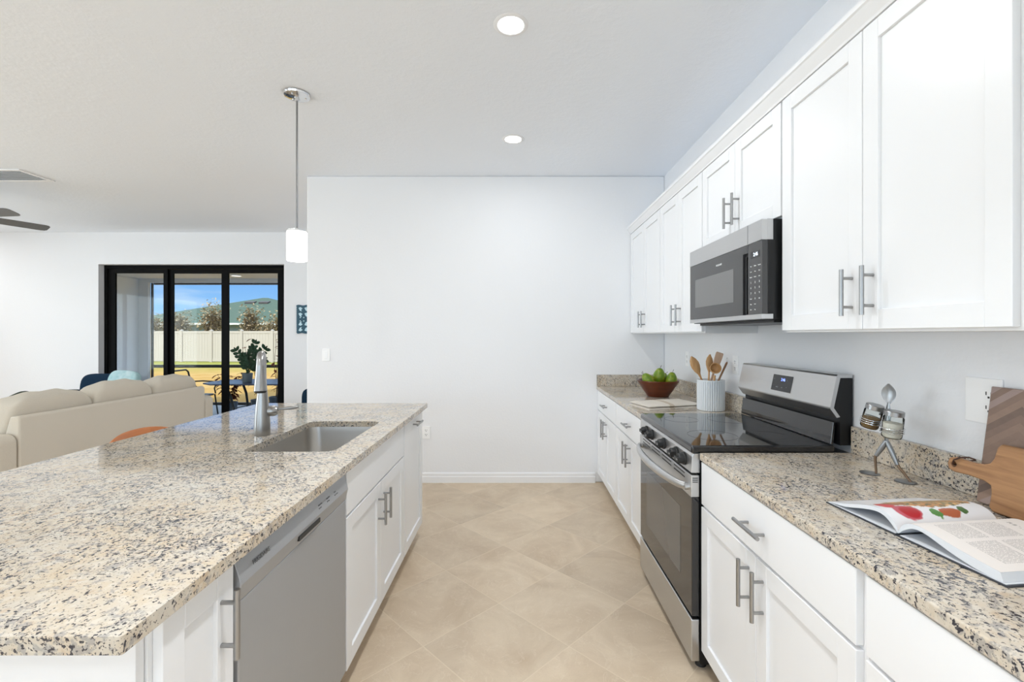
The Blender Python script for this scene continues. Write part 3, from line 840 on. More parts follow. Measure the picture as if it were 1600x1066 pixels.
for x, y in ((-.03, .89), (-.03, -.37), (-.03, -1.8), (-1.5, .4), (-1.5, -1.4), (-3.4, .9), (-3.4, -1.2), (-5.6, 1.0), (-5.6, -1.2), (-7.6, 1.2), (-7.6, 3.4), (-7.9, 5.4), (.9, 5.4), (-1.0, 5.6)):  # unseen cans: aisle row carried on, the rest added to brighten the room
    can(x, y, hid, wts=CAN_W if x > -.1 and y < 1 else (8.0 if x > -2 and y < 1 else 13.5), spread=85 if -.1 < x < .1 else 180)

PX_, PY_ = -1.34, 2.77
root = thing('pendant_lamp', 'white glass pendant lamp on a slim rod over the island', 'pendant lamp', (PX_, PY_, H))
bm = B(); lathe(bm, [(0, H-.0003), (.074, H-.0003), (.076, H-.006), (.072, H-.016), (.055, H-.021), (.014, H-.023), (.010, H-.045), (0, H-.045)], (PX_, PY_, 0), 40)
for a in range(3): cyl(bm, (PX_+.05*math.cos(a*2.1+.4), PY_+.05*math.sin(a*2.1+.4), H-.026), (PX_+.05*math.cos(a*2.1+.4), PY_+.05*math.sin(a*2.1+.4), H-.018), .005, n=10)
obj('canopy', bm, M['chrome'], root)
bm = B(); cyl(bm, (PX_, PY_, 2.0), (PX_, PY_, H-.03), .0055, n=14); obj('rod', bm, M['rodmetal'], root)
bm = B(); lathe(bm, [(0, 2.012), (.010, 2.012), (.012, 2.004), (.060, 1.999), (.060, 1.991), (0, 1.991)], (PX_, PY_, 0), 32); obj('cap', bm, M['chrome'], root)
bm = B(); lathe(bm, [(.0, 1.99), (.055, 1.99), (.0585, 1.985), (.0585, 1.818), (.056, 1.813), (.053, 1.815), (.053, 1.98), (0, 1.984)], (PX_, PY_, 0), 40)
obj('shade', bm, M['shade'], root)
ld = bpy.data.lights.new('pendant_bulb', 'POINT'); ld.energy = 5; ld.shadow_soft_size = .035; ld.color = (1, .97, .92)
lo = bpy.data.objects.new('pendant_bulb', ld); COL.objects.link(lo); lo.parent = root; lo.location = (0, 0, 1.85-H)

# ceiling fan
CX, CY, CZ = -5.29, 4.29, 2.5
root = thing('ceiling_fan', 'dark grey ceiling fan reaching in at the left edge of the photo', 'ceiling fan', (CX, CY, H))
bm = B(); lathe(bm, [(0, H-.0005), (.07, H-.0005), (.07, H-.03), (.02, H-.06), (.015, CZ+.10), (.05, CZ+.08), (.10, CZ+.05), (.11, CZ-.02), (.08, CZ-.06), (0, CZ-.06)], (CX, CY, 0), 32)
obj('motor', bm, M['fan'], root)
for k in range(5):
    a = R(65 + 72*k); d = Vector((math.cos(a), math.sin(a), 0)); s = Vector((-d.y, d.x, 0)); bm = B()
    loops = []
    for t, w_ in ((.10, .03), (.16, .05), (.30, .060), (.60, .062), (.63, .055), (.645, .035)):
        c = Vector((CX, CY, CZ)) + d*t; tl = -.30
        q_ = [c - s*w_ - Vector((0, 0, w_*tl)), c + s*w_ + Vector((0, 0, w_*tl))]
        loops.append([q_[0] - Vector((0, 0, .003)), q_[1] - Vector((0, 0, .003)), q_[1] + Vector((0, 0, .003)), q_[0] + Vector((0, 0, .003))])
    loft(bm, loops); obj('blade', bm, M['fan'], root)
root = thing('air_vent', 'white ceiling air vent near the fan at left', 'vent', (-4.67, 4.18, H))
bm = B()
vx0, vx1, vy0, vy1 = -4.95, -4.40, 4.02, 4.34
box(bm, vx0, vx1, vy0, vy0+.035, H-.010, H-.0005); box(bm, vx0, vx1, vy1-.035, vy1, H-.010, H-.0005)
box(bm, vx0, vx0+.035, vy0+.035, vy1-.035, H-.010, H-.0005); box(bm, vx1-.035, vx1, vy0+.035, vy1-.035, H-.010, H-.0005)
obj('frame', bm, M['trim'], root, smooth=0, bevel=.003)
obj('backing', boxm(vx0+.035, vx1-.035, vy0+.035, vy1-.035, H-.002, H-.0005), mat('vent_backing', (.55, .57, .59), .7), root, smooth=0)
for k in range(7):
    y = vy0+.055+k*.035; bm = B()
    prism(bm, [(y-.010, H-.014), (y-.008, H-.0145), (y+.010, H-.003), (y+.008, H-.0025)], 'x', vx0+.036, vx1-.036)
    obj('louver', bm, M['trim'], root, smooth=0)

# ------------------------------------------------------------------ things on the right worktops
# fruit bowl and pears
bx_, by_ = 1.083, 3.50
bm = B()
lathe(bm, [(0, .001), (.070, .001), (.080, .003), (.084, .010), (.115, .055), (.140, .095), (.153, .115), (.157, .122), (.154, .126), (.148, .122), (.132, .095), (.105, .055), (.072, .018), (0, .012)], (bx_, by_, CT), 48)
mono('fruit_bowl', bm, M['bowl'], 'red-brown wooden bowl of pears on the far worktop', 'bowl', (bx_, by_, CT))
def pear(name, off, tilt, az, label, s=1.0):
    root = thing(name, label, 'pear', group='green pears in the bowl', local=True)
    bm = B()
    lathe(bm, [(0, -.036), (.014, -.038), (.030, -.031), (.0395, -.014), (.0415, .003), (.0385, .020), (.0315, .036), (.024, .048), (.018, .056), (.010, .061), (0, .059)], (0, 0, 0), 28)
    obj('fruit', bm, M['pear'], root)
    bm = B(); tube(bm, [(0, 0, .058), (.002, 0, .069), (.006, 0, .082)], [.0016, .0014, .002], 8)
    obj('stalk', bm, M['stem'], root)
    root.location = (bx_+off[0], by_+off[1], CT+off[2])
    root.rotation_euler = Euler((tilt*math.sin(az), tilt*math.cos(az), 0)); root.scale = (s, s, s)
pear('pear', (.004, -.012, .149), R(8), R(40), 'green pear standing upright at top middle of the bowl', 1.12)
pear('pear', (-.083, -.043, .124), R(38), R(180), 'yellowish green pear at the left rim of bowl', 1.05)
pear('pear', (-.052, .068, .114), R(45), R(200), 'green pear tucked behind between the left and top pears', 1.0)
pear('pear', (.089, -.040, .124), R(10), R(-20), 'bright green pear on the right side of bowl', 1.05)
pear('pear', (.048, .078, .121), R(40), R(-10), 'green pear behind the one at right of bowl', 1.0)
pear('pear', (.0, .005, .066), R(80), R(90), 'green pear at the bottom, under the other pears', 1.0)

# tea towel
root = props(bpy.data.objects.new('tea_towel', None), 'folded cream tea towel lying in front of the fruit bowl', 'towel'); COL.objects.link(root)
ORG[root.name] = Vector()
def sheet(bm, hx, hy, z, th, ph, bulge):
    n, m = 26, 14
    def h(i, j):
        x, y = -1+2*i/n, -1+2*j/m
        ed = max(abs(x), abs(y)); rd = (1-max(0, (ed-.82)/.18)**2)
        return (x*hx*(1+.012*math.sin(y*5+ph)), y*hy*(1+.02*math.sin(x*6+ph)), z + th*(.35+.65*rd) + bulge*(.5+.5*math.sin(x*4+ph))*(.5+.5*math.cos(y*3)))
    T = [[bm.verts.new(h(i, j)) for j in range(m+1)] for i in range(n+1)]
    Bt = [[bm.verts.new((h(i, j)[0], h(i, j)[1], z)) for j in range(m+1)] for i in range(n+1)]
    for i in range(n):
        for j in range(m):
            bm.faces.new((T[i][j], T[i+1][j], T[i+1][j+1], T[i][j+1])); bm.faces.new((Bt[i][j], Bt[i][j+1], Bt[i+1][j+1], Bt[i+1][j]))
    for i in range(n):
        bm.faces.new((T[i][0], Bt[i][0], Bt[i+1][0], T[i+1][0])); bm.faces.new((T[i][m], T[i+1][m], Bt[i+1][m], Bt[i][m]))
    for j in range(m):
        bm.faces.new((T[0][j], T[0][j+1], Bt[0][j+1], Bt[0][j])); bm.faces.new((T[n][j], Bt[n][j], Bt[n][j+1], T[n][j+1]))
bm = B(); sheet(bm, .20, .125, .0005, .013, 0, .003); obj('lower_fold', bm, M['towel'], root, smooth=50)
bm = B(); sheet(bm, .196, .118, .0170, .012, 1.3, .008); obj('upper_fold', bm, M['towel'], root, smooth=50)
root.location = (.985, 3.02, CT); root.rotation_euler = (0, 0, R(16))

# utensil crock
kx, ky = 1.222, 2.872
bm = B()
NF = 38*8
fl = lambda t, z: (-.0042*(1 if .006 < z < .182 else 0)*(.5+.5*math.cos(38*t))**2)
lathe(bm, [(0, .0005), (.078, .0005), (.0815, .003), (.0825, .008), (.0825, .012), (.0825, .178), (.0825, .183), (.082, .190), (.078, .191), (.0765, .188), (.0765, .02), (0, .015)], (kx, ky, CT), NF, flute=fl)
mono('utensil_crock', bm, M['crock'], 'white ribbed ceramic crock of wooden utensils by the range', 'crock', (kx, ky, CT))
def wooden_spoon(name, label, top, foot, head, mat_, kind):
    """handle from foot (inside crock) to neck, then a head towards top"""
    top, foot = Vector(top), Vector(foot); d = (top-foot).normalized(); L = (top-foot).length
    side = d.cross(Vector((0, 1, .2))).normalized(); nrm_ = side.cross(d)
    bm = B()
    if kind == 'spoon':
        hl, hw = head
        n = 14; loops = []
        for k in range(n+1):
            t = k/n; s = L*t
            if s < L-hl: w_ = .0055; th = .0055
            else:
                u = (s-(L-hl))/hl
                w_ = .0055*(1-u) + hw*.5*math.sin(math.pi*min(1, u*.93+.05))**.75*(u**.25) if u < 1 else .004
                th = .0045
            c = foot + d*s
            loops.append([c + side*w_*math.cos(a) + nrm_*(th*math.sin(a) - (0 if s < L-hl else .006*(math.cos(a)**2 < .5))) for a in [2*math.pi*q/16 for q in range(16)]])
        loft(bm, loops)
    elif kind == 'spatula':
        hl, hw = head
        loops = []
        for s, w_ in ((0, .006), (L-hl-.02, .006), (L-hl, hw*.42), (L-hl*.5, hw*.5), (L-.006, hw*.5), (L, hw*.42)):
            c = foot + d*s; th = .0035
            loops.append([c - side*w_ - nrm_*th, c + side*w_ - nrm_*th, c + side*w_ + nrm_*th, c - side*w_ + nrm_*th])
        loft(bm, loops)
    elif kind == 'stick':
        tube(bm, [foot, foot + d*L*.5, foot + d*L*.97, top], [.006, .007, .0085, .005], 12, flat=.7)
    elif kind == 'scoop':
        hl, hw = head
        tube(bm, [foot, foot + d*(L-hl)], [.0065, .007], 12)
        c = foot + d*(L-hl*.4)
        op = (Vector((-.25, -.92, .32))).normalized(); u, v = frame_of(op)
        rows = []
        for i in range(7):
            t = math.pi/2*i/6
            rows.append([c - op*hw*.55*math.cos(t) + (u*math.cos(a) + v*math.sin(a))*hw*.5*math.sin(t)*(1 if i else .02) for a in [2*math.pi*q/20 for q in range(20)]])
        rin = [[c + (p - c)*.86 + op*.001 for p in r_] for r_ in rows[::-1]]
        loft(bm, rows + rin)
    o = mono(name, bm, mat_, label, 'utensil', tuple(foot), group='wooden utensils in the crock', smooth=50)
    return o
zb = CT+.026
def at(pxx, pyy, Y): return ((pxx-808)*Y/711, Y, 1.3646-(pyy-523)*Y/711)
wooden_spoon('wooden_spoon', 'wooden spoon leaning to the left in the crock', at(1080, 557, 2.87), (kx+.02, ky+.01, zb), (.125, .060), M['spoonwood'], 'spoon')
wooden_spoon('wooden_spoon', 'wooden spoon at back of the crock, behind the scoop', at(1109, 554, 2.95), (kx-.005, ky+.035, zb), (.11, .052), M['spoonwood'], 'spoon')
wooden_spoon('wooden_spatula', 'pale flat wooden spatula at the top of the crock', at(1125, 551, 2.90), (kx-.035, ky+.03, zb), (.085, .048), M['palewood'], 'spatula')
wooden_spoon('wooden_scoop', 'round-bowled wooden scoop facing forward in the crock', at(1119, 568, 2.83), (kx-.01, ky-.025, zb), (.075, .070), M['spoonwood'], 'scoop')
o = wooden_spoon('whisk_handle', 'dark wooden utensil handle with hanging loop at right of the crock', at(1136, 566, 2.88), (kx-.03, ky-.01, zb), None, M['darkwood'], 'stick')
tp = Vector(at(1136, 566, 2.88)); bm = B()
tube(bm, [tp + Vector((.004*math.sin(a), 0, .014 - .014*math.cos(a))) for a in [2*math.pi*k/12 for k in range(13)]], .0009, 6)
obj('hanging_loop', bm, M['nickel'], o)

# walking figure of spoons carrying two jars
fc = Vector((1.2265, 1.511, CT)); ax = Vector((.439, -.898, 0)).normalized(); nx_ = Vector((-.898, -.439, 0)).normalized()
def F(a, z, n=0.0): return fc + ax*a + nx_*n + Vector((0, 0, z - CT))
root = thing('spoon_figure', 'metal spoon figure striding on the worktop with two jars', 'figurine', tuple(fc))
for a in (-.049, .052):
    bm = B(); c = F(a, CT); m4 = Matrix.Translation(c) @ Matrix(((ax.x, nx_.x, 0, 0), (ax.y, nx_.y, 0, 0), (0, 0, 1, 0), (0, 0, 0, 1))) @ Matrix.Diagonal((1, .92, 1, 1))
    lathe(bm, [(0, .0005), (.028, .0005), (.030, .002), (.026, .0042), (0, .0062)], (0, 0, 0), 28, mat=m4)
    obj('foot', bm, M['gun'], root)
for nm, pts, rr, mt_ in (('thigh', [F(0, 1.012), F(-.014, .985), F(-.030, .956)], [.0065, .0085, .006], M['gun']),
                         ('shin', [F(-.031, .957), F(-.033, .945), F(-.030, .896)], [.0045, .0042, .0036], M['rust']),
                         ('thigh', [F(0, 1.012), F(.014, .980), F(.030, .940)], [.0065, .0085, .006], M['gun']),
                         ('shin', [F(.030, .941), F(.036, .932), F(.066, .894)], [.0045, .0042, .0036], M['rust'])):
    bm = B(); tube(bm, pts, rr, 12); obj(nm, bm, mt_, root)
bm = B(); tube(bm, [F(0, 1.004), F(-.001, 1.03), F(.001, 1.07), F(.004, 1.11), F(.006, 1.140)], [.006, .009, .0135, .010, .0045], 14, flat=.5)
obj('torso', bm, M['gun'], root)
bm = B()   # spoon bowl for a head
rows = []
hc = F(.006, 1.168); ctr = []
for i in range(11):
    t = i/10; z = 1.136 + .066*t; w_ = .0235*max(.06, math.sin(math.pi*(t*.92+.06)))**.8 * (1.0 - .18*(1-t))
    rows.append((z, w_))
loops = []
for z, w_ in rows:
    ring = []
    for q_ in range(16):
        a = 2*math.pi*q_/16; dish = -.007*(1-(math.cos(a))**2)*(w_/.0235)
        ring.append(F(.006 + w_*math.cos(a), z, .0016*math.sin(a) + dish*(1 if math.sin(a) > 0 else 1)))
    loops.append(ring)
loft(bm, loops); obj('head', bm, M['gun'], root, smooth=60)
bm = B()
tube(bm, [F(.005, 1.118), F(-.012, 1.108), F(-.020, 1.095)], [.004, .005, .003], 10)
tube(bm, [F(.005, 1.118, .002), F(.012, 1.108, .008), F(.014, 1.09, .010)], [.004, .005, .003], 10)
obj('arms', bm, M['gun'], root)
jl = [(F(-.050, 1.048, .004), Vector((.42*ax.x*.6, .42*ax.y*.6, 1)).normalized(), .0265, .082), (F(.030, 1.032, .036), Vector((ax.x*.10, ax.y*.10, 1)).normalized(), .0275, .088)]
for (c, d, r_, hh) in jl:
    bm = B(); u, v = frame_of(d)
    pts = [c + d*(.016 + .020*k/60) + (u*math.cos(k*.314*1.0) + v*math.sin(k*.314*1.0))*(r_+.003) for k in range(61)]
    tube(bm, pts, .0015, 6); obj('wire_coil', bm, M['chrome'], root)
def jar(c, d, r_, hh, label, col, fill):
    c = Vector(c); root = thing('spice_jar', label, 'jar', tuple(c), group='spice jars of the spoon figure')
    u, v = frame_of(d); m4 = Matrix.Translation(c) @ Matrix(((u.x, v.x, d.x, 0), (u.y, v.y, d.y, 0), (u.z, v.z, d.z, 0), (0, 0, 0, 1)))
    bm = B(); lathe(bm, [(0, 0), (r_*.85, 0), (r_*.97, .004), (r_, .012), (r_, hh-.022), (r_*.86, hh-.014), (r_*.86, hh-.006)], (0, 0, 0), 28, mat=m4)
    obj('glass', bm, M['glass'], root)
    bm = B(); lathe(bm, [(0, .003), (r_*.8, .003), (r_*.91, .008), (r_*.93, hh*fill), (0, hh*fill)], (0, 0, 0), 24, mat=m4)
    obj('contents', bm, col, root)
    bm = B(); lathe(bm, [(r_*.90, hh-.016), (r_*.96, hh-.015), (r_*.96, hh-.002), (r_*.90, hh), (0, hh)], (0, 0, 0), 32, mat=m4, flute=lambda t, z: .0004*math.cos(32*t))
    obj('lid', bm, M['nickel'], root)
spice1 = mat('ground_spice', (.20, .12, .05), .9); spice2 = mat('white_salt', (.66, .62, .54), .9)
jar(*jl[0], 'tilted glass jar behind the spoon figure, nearer the range', spice1, .42)
jar(*jl[1], 'upright glass jar with pale contents in front of the spoon figure', spice2, .55)

# chopping boards leaning on the wall
def lean_board(name, label, poly, y_ref, bx0, z0, ang, th, m_, yaw=0.0, hole=None):
    """poly in (s along +y, t up the face); bottom edge rests on the worktop"""
    root = thing(name, label, 'chopping board', local=True, group='chopping boards against the wall')
    bm = B()
    if hole: slab2(bm, poly, hole, th)
    else: prism(bm, poly, 'x', 0, th)
    obj('board', bm, m_, root, bevel=.003, seg=2, smooth=30)
    root.location = (bx0, y_ref, z0); root.rotation_euler = Euler((0, ang, yaw))
    return root
def slab2(bm, outer, hole, th):
    lo, hi = [], []
    for pts in (outer, hole):
        lo.append([bm.verts.new((0, p[0], p[1])) for p in pts]); hi.append([bm.verts.new((th, p[0], p[1])) for p in pts])
    for rings in (lo, hi):
        ed = []
        for r_ in rings:
            for k in range(len(r_)): ed.append(bm.edges.new((r_[k], r_[(k+1) % len(r_)])))
        bmesh.ops.triangle_fill(bm, edges=ed, use_beauty=True)
    for a, b in zip(lo, hi):
        for k in range(len(a)):
            j = (k+1) % len(a); bm.faces.new((a[k], a[j], b[j], b[k]))
lean_board('chopping_board', 'tall dark chevron-striped chopping board leaning against the wall', [(-.30, 0), (0, 0), (0, .328), (-.30, .328)], 1.290, 1.300, CT+.0032, R(7.6), .015, M['chevron'])
pd = [(-.30, 0), (-.010, 0), (0, .010), (-.002, .045), (.002, .066), (.020, .0735), (.060, .076), (.100, .0735), (.117, .079), (.122, .094), (.118, .111), (.100, .117), (.055, .114), (.028, .116), (.010, .124), (.002, .140), (-.002, .168), (-.012, .181), (-.30, .181)]
hole = [(.104 + .0075*math.cos(t), .095 + .0075*math.sin(t)) for t in [2*math.pi*k/14 for k in range(14)]]
bd_ = lean_board('chopping_board', 'orange-brown paddle chopping board with a handle and leather loop', pd, 1.220, 1.262, CT+.0038, R(8), .019, M['acacia'], yaw=R(3), hole=hole)
bm = B()
tube(bm, [(.024, .104, .095), (.021, .104, .094), (.010, .104, .094), (-.003, .104, .095), (-.007, .098, .108), (-.006, .082, .119), (.002, .066, .125), (.012, .058, .122), (.022, .066, .119), (.027, .088, .112), (.026, .103, .098)], .0022, 8)
obj('leather_loop', bm, mat('dark_leather', (.06, .025, .015), .6), bd_)

# open cookbook
def page_left(t, p):
    k = N(t); o = k.obj(); s = k.xyz(o)
    c = (.80, .80, .82, 1)
    nzv = k.n('ShaderNodeTexNoise', {'Scale': 60.0, 'Detail': 3.0}); t.links.new(o, nzv.inputs['Vector'])
    nb = k.noise(o, 70, 3)
    def blob(c_, cx_, cy_, rx, ry, col, soft=.1, nd=.5):
        dx = k.m('DIVIDE', k.m('SUBTRACT', s['X'], cx_), rx); dy = k.m('DIVIDE', k.m('SUBTRACT', s['Y'], cy_), ry)
        r_ = k.m('SQRT', k.m('ADD', k.m('MULTIPLY', dx, dx), k.m('MULTIPLY', dy, dy)))
        r_ = k.m('ADD', r_, k.m('MULTIPLY', k.m('SUBTRACT', nb, .5), nd))
        return k.mix(k.m('SUBTRACT', 1.0, k.step(r_, 1-soft, 1.0)), c_, col)
    food = k.mix(k.step(k.noise(o, 55, 3, .6), .4, .6), (.62, .22, .04), (.80, .52, .22))
    food2 = k.mix(k.step(k.noise(o, 90, 3, .6), .45, .6), food, (.09, .12, .05))
    c = blob(c, .165, .085, .115, .045, food2, .1, 1.1)
    c = blob(c, .06, .082, .045, .016, (.36, .12, .04), .1, .6)
    c = blob(c, .035, .070, .024, .022, (.60, .04, .05), .2, .3)
    c = blob(c, .06, .034, .034, .026, (.52, .10, .13), .1, .3)
    c = blob(c, .064, .032, .025, .020, (.44, .008, .015), .15, .15)
    c = blob(c, .165, .024, .030, .014, (.45, .12, .05), .15, .5)
    c = blob(c, .128, .026, .013, .014, (.10, .26, .06), .15, 1.2)
    c = blob(c, .205, .030, .012, .012, (.08, .16, .05), .15, 1.0)
    t.links.new(c, p.inputs['Base Color'])
def page_right(t, p):
    k = N(t); o = k.obj(); s = k.xyz(o)
    ln = k.m('FRACT', k.m('MULTIPLY', s['X'], 190.0))
    line = k.m('LESS_THAN', ln, .45)
    wd = k.m('GREATER_THAN', k.noise(k.map(o, (190, 420, 1)), 1.0, 1), .43)
    def rng(v, a, b): return k.m('MULTIPLY', k.m('GREATER_THAN', v, a), k.m('LESS_THAN', v, b))
    cols = k.m('MAXIMUM', rng(s['Y'], -.185, -.112), rng(s['Y'], -.102, -.045))
    rowm = k.m('MAXIMUM', rng(s['X'], .04, .115), rng(s['X'], .125, .20))
    msk = k.m('MULTIPLY', k.m('MULTIPLY', cols, rowm), k.m('MULTIPLY', line, wd))
    ttl = k.m('MULTIPLY', k.m('MULTIPLY', rng(s['Y'], -.13, -.05), rng(s['X'], .222, .232)), k.m('GREATER_THAN', k.noise(k.map(o, (60, 260, 1)), 1.0, 1), .5))
    msk = k.m('MAXIMUM', msk, ttl)
    t.links.new(k.mix(k.m('MULTIPLY', msk, .6), (.82, .77, .73), (.20, .18, .17)), p.inputs['Base Color'])
M['pageL'] = mat('photo_page', rough=.28, build=page_left); M['pageR'] = mat('text_page', rough=.5, build=page_right)
M['paper'] = mat('paper_edge', (.72, .74, .77), .7); M['cover'] = mat('book_cover', (.035, .04, .05), .4)
root = thing('cookbook', 'open hardback cookbook with food photo page on the right worktop', 'book', local=True)
BH = .272
bm = B(); box(bm, -.004, BH+.004, -.222, -.006, .0003, .0035); box(bm, -.004, BH+.004, .006, .212, .0003, .0035); box(bm, -.004, BH+.004, -.006, .006, .0003, .0025)
obj('cover', bm, M['cover'], root, smooth=0)
obj('endpapers', (lambda b: (box(b, -.001, BH+.001, -.218, -.006, .0036, .0048), box(b, -.001, BH+.001, .006, .208, .0036, .0048), b)[2])(B()), M['paper'], root, smooth=0)
def pages(top, bot, name, m_top):
    poly = top + bot[::-1]
    bm = B(); prism(bm, [(y, z) for y, z in poly], 'x', 0, BH)
    blk = obj('page_block', bm, M['paper'], root, smooth=40)
    bm = B()
    lo = [bm.verts.new((0.0, y, z+.0004)) for y, z in top]; hi = [bm.verts.new((BH, y, z+.0004)) for y, z in top]
    for a in range(len(top)-1): bm.faces.new((lo[a], lo[a+1], hi[a+1], hi[a]))
    obj(name, bm, m_top, blk, smooth=80)
def curve(pts, n=6):
    out = []
    P = [Vector((a, b, 0)) for a, b in pts]
    for i in range(len(P)-1):
        p0, p1, p2, p3 = P[max(i-1, 0)], P[i], P[i+1], P[min(i+2, len(P)-1)]
        for k in range(n):
            t = k/n
            q_ = .5*((2*p1) + (p2-p0)*t + (2*p0-5*p1+4*p2-p3)*t*t + (3*p1-p0-3*p2+p3)*t**3)
            out.append((q_.x, q_.y))
    out.append((P[-1].x, P[-1].y)); return out
pages(curve([(.0005, .012), (.010, .030), (.030, .043), (.060, .046), (.100, .037), (.150, .021), (.200, .0075)]),
      curve([(.0005, .006), (.015, .020), (.035, .033), (.060, .036), (.100, .027), (.150, .012), (.202, .0052)]), 'photo_page', M['pageL'])
pages(curve([(-.0005, .012), (-.012, .031), (-.035, .042), (-.070, .041), (-.120, .033), (-.170, .026), (-.208, .022)]),
      curve([(-.0005, .006), (-.018, .022), (-.040, .033), (-.070, .031), (-.120, .016), (-.170, .0065), (-.213, .0052)]), 'text_page', M['pageR'])
root.location = (.897, 1.072, CT+.0003); root.rotation_euler = (0, 0, R(6.1))

# ------------------------------------------------------------------ living room
# sofa, back towards the kitchen
SX = -3.80
root = thing('sofa', 'beige fabric sofa seen from behind, past the island', 'sofa', (SX-.45, 4.6, 0))
SY0, SY1 = 3.47, 5.70
bm = B(); prism(bm, [(SX, .06), (SX, .715), (SX-.012, .735), (SX-.03, .74), (SX-.075, .735), (SX-.17, .40), (SX-.17, .06)], 'y', SY0+.005, SY1-.16)
obj('back', bm, M['sofa'], root, bevel=.012, seg=3, smooth=40)
def arm(y0, y1):
    bm = B(); pr = []
    for p in rrect(SX-.89, SX-.002, .06, .61, .07, 6): pr.append(p)
    prism(bm, pr, 'y', y0, y1); obj('arm', bm, M['sofa'], root, bevel=.02, seg=3, smooth=40)
arm(SY0-.14, SY0); arm(SY1-.15, SY1)
obj('base', boxm(SX-.87, SX-.172, SY0+.002, SY1-.152, .06, .28), M['sofa'], root, bevel=.01, smooth=0)
yc = [(SY0+.015, 4.185), (4.19, 4.865), (4.87, SY1-.165)]
for i, (a, b) in enumerate(yc):
    bm = B(); cushion(bm, (SX-.525, (a+b)/2, .355), .345, (b-a)/2, .078, .35, .22); obj('seat_cushion', bm, M['sofa'], root, smooth=60)
for i, (a, b) in enumerate(yc):
    bm = B(); rt = Matrix.Rotation(R(10), 3, 'Y')
    cushion(bm, (SX-.205, (a+b)/2, .655), .115, (b-a)/2+.006, (.225, .245, .235)[i], .55, .32, rot=rt, wr=.006, crown=.05, nu=22, nv=40)
    obj('back_cushion', bm, M['sofa'], root, smooth=70)
for x in (SX-.08, SX-.81):
    for y in (SY0-.06, SY1-.08):
        bm = B(); cyl(bm, (x, y, 0), (x, y, .062), .018, .024, 12); obj('leg', bm, M['darkwoodleg'], root)
bm = B(); rt = Matrix.Rotation(R(18), 3, 'Y') @ Matrix.Rotation(R(28), 3, 'X')
cushion(bm, (SX-.46, 3.86, .672), .070, .19, .19, .6, .5, rot=rt); mono('throw_pillow', bm, M['greenfab'], 'dark green throw pillow peeking above the sofa back cushion', 'pillow', (SX-.46, 3.83, .45), smooth=70)

# navy armchair by the patio door
root = thing('armchair', 'wide navy armchair behind the sofa, left of the glass door', 'armchair', (-5.42, 5.75, 0))
bm = B(); cushion(bm, (-5.42, 6.06, .52), .37, .075, .325, .35, .25, rot=Matrix.Rotation(R(-6), 3, 'X')); obj('back', bm, M['navy'], root, smooth=60)
bm = B(); cushion(bm, (-5.29, 5.70, .36), .475, .34, .09, .35, .25); obj('seat', bm, M['navy'], root, smooth=60)
for s in (-1, 1):
    bm = B(); cushion(bm, (-5.29+s*.53, 5.74, .40), .05, .36, .25, .35, .25); obj('arm', bm, M['navy'], root, smooth=60)
    for y in (5.46, 6.0):
        bm = B(); cyl(bm, (-5.29+s*.46, y, 0), (-5.29+s*.46, y, .28), .014, .02, 12); obj('leg', bm, M['darkwoodleg'], root)
bm = B(); cushion(bm, (-5.02, 5.80, .725), .19, .055, .185, .55, .38, rot=Matrix.Rotation(R(-14), 3, 'X') @ Matrix.Rotation(R(4), 3, 'Y'))
mono('throw_pillow', bm, M['teal'], 'aqua and white patterned throw pillow beside the glass door', 'pillow', (-5.02, 5.9, .5), smooth=70)

# carved panel on the far wall
root = thing('wall_art', 'dark teal patterned wall panel at the wall corner', 'wall art', (-2.99, YF, 1.583))
bm = B(); n = 40; pts = []
ax0, ax1, az0, az1 = -3.148, -2.86, 1.382, 1.786
def jag(t): return .008*math.sin(t*90)
for k in range(n): t = k/n; pts.append((ax0 + jag(t), az0 + (az1-az0)*t))
for k in range(12): t = k/12; pts.append((ax0 + (ax1-ax0)*t, az1 + jag(t)*.6))
for k in range(n): t = k/n; pts.append((ax1 - jag(t), az1 - (az1-az0)*t))
for k in range(12): t = k/12; pts.append((ax1 - (ax1-ax0)*t, az0 - jag(t)*.6))
prism(bm, pts, 'y', YF-.016, YF-.001)
obj('panel', bm, M['teal_panel'], root, smooth=0)
bm = B()
cxm = (ax0+ax1)/2
for dz in (-.14, -.06, .06, .14):
    for sx_, sz_ in ((-.085, 0), (0, 0), (.085, 0)):
        zc = 1.584 + dz; xc = cxm + sx_; s_ = 1 if dz > 0 else -1
        prism(bm, [(xc-.03, zc+.022*s_), (xc, zc+.034*s_), (xc+.028, zc+.012*s_), (xc+.008, zc-.004*s_), (xc+.016, zc-.03*s_), (xc-.012, zc-.016*s_)], 'y', YF-.0185, YF-.0155)
for dz in (-.025, .025):
    for sx_ in (-.09, -.04, .05, .09):
        prism(bm, [(cxm+sx_-.009, 1.584+dz), (cxm+sx_, 1.584+dz+.011), (cxm+sx_+.009, 1.584+dz), (cxm+sx_, 1.584+dz-.011)], 'y', YF-.0185, YF-.0155)
obj('motifs', bm, M['aqua'], root, smooth=0)

# navy dining chair mostly hidden by the wall end
root = thing('dining_chair', 'navy dining chair almost hidden behind the kitchen wall end', 'chair', (-2.33, 5.35, 0))
bm = B(); cushion(bm, (-2.245, 5.20, .555), .21, .03, .20, .4, .3); obj('backrest', bm, M['navy'], root, smooth=60)
bm = B(); cushion(bm, (-2.245, 5.43, .42), .22, .22, .035, .4, .3); obj('seat', bm, M['navy'], root, smooth=60)
for s in (-1, 1):
    for y in (5.25, 5.60):
        bm = B(); cyl(bm, (-2.245+s*.18, y, 0), (-2.245+s*.17, y, .42), .013, .017, 12); obj('leg', bm, M['darkwoodleg'], root)

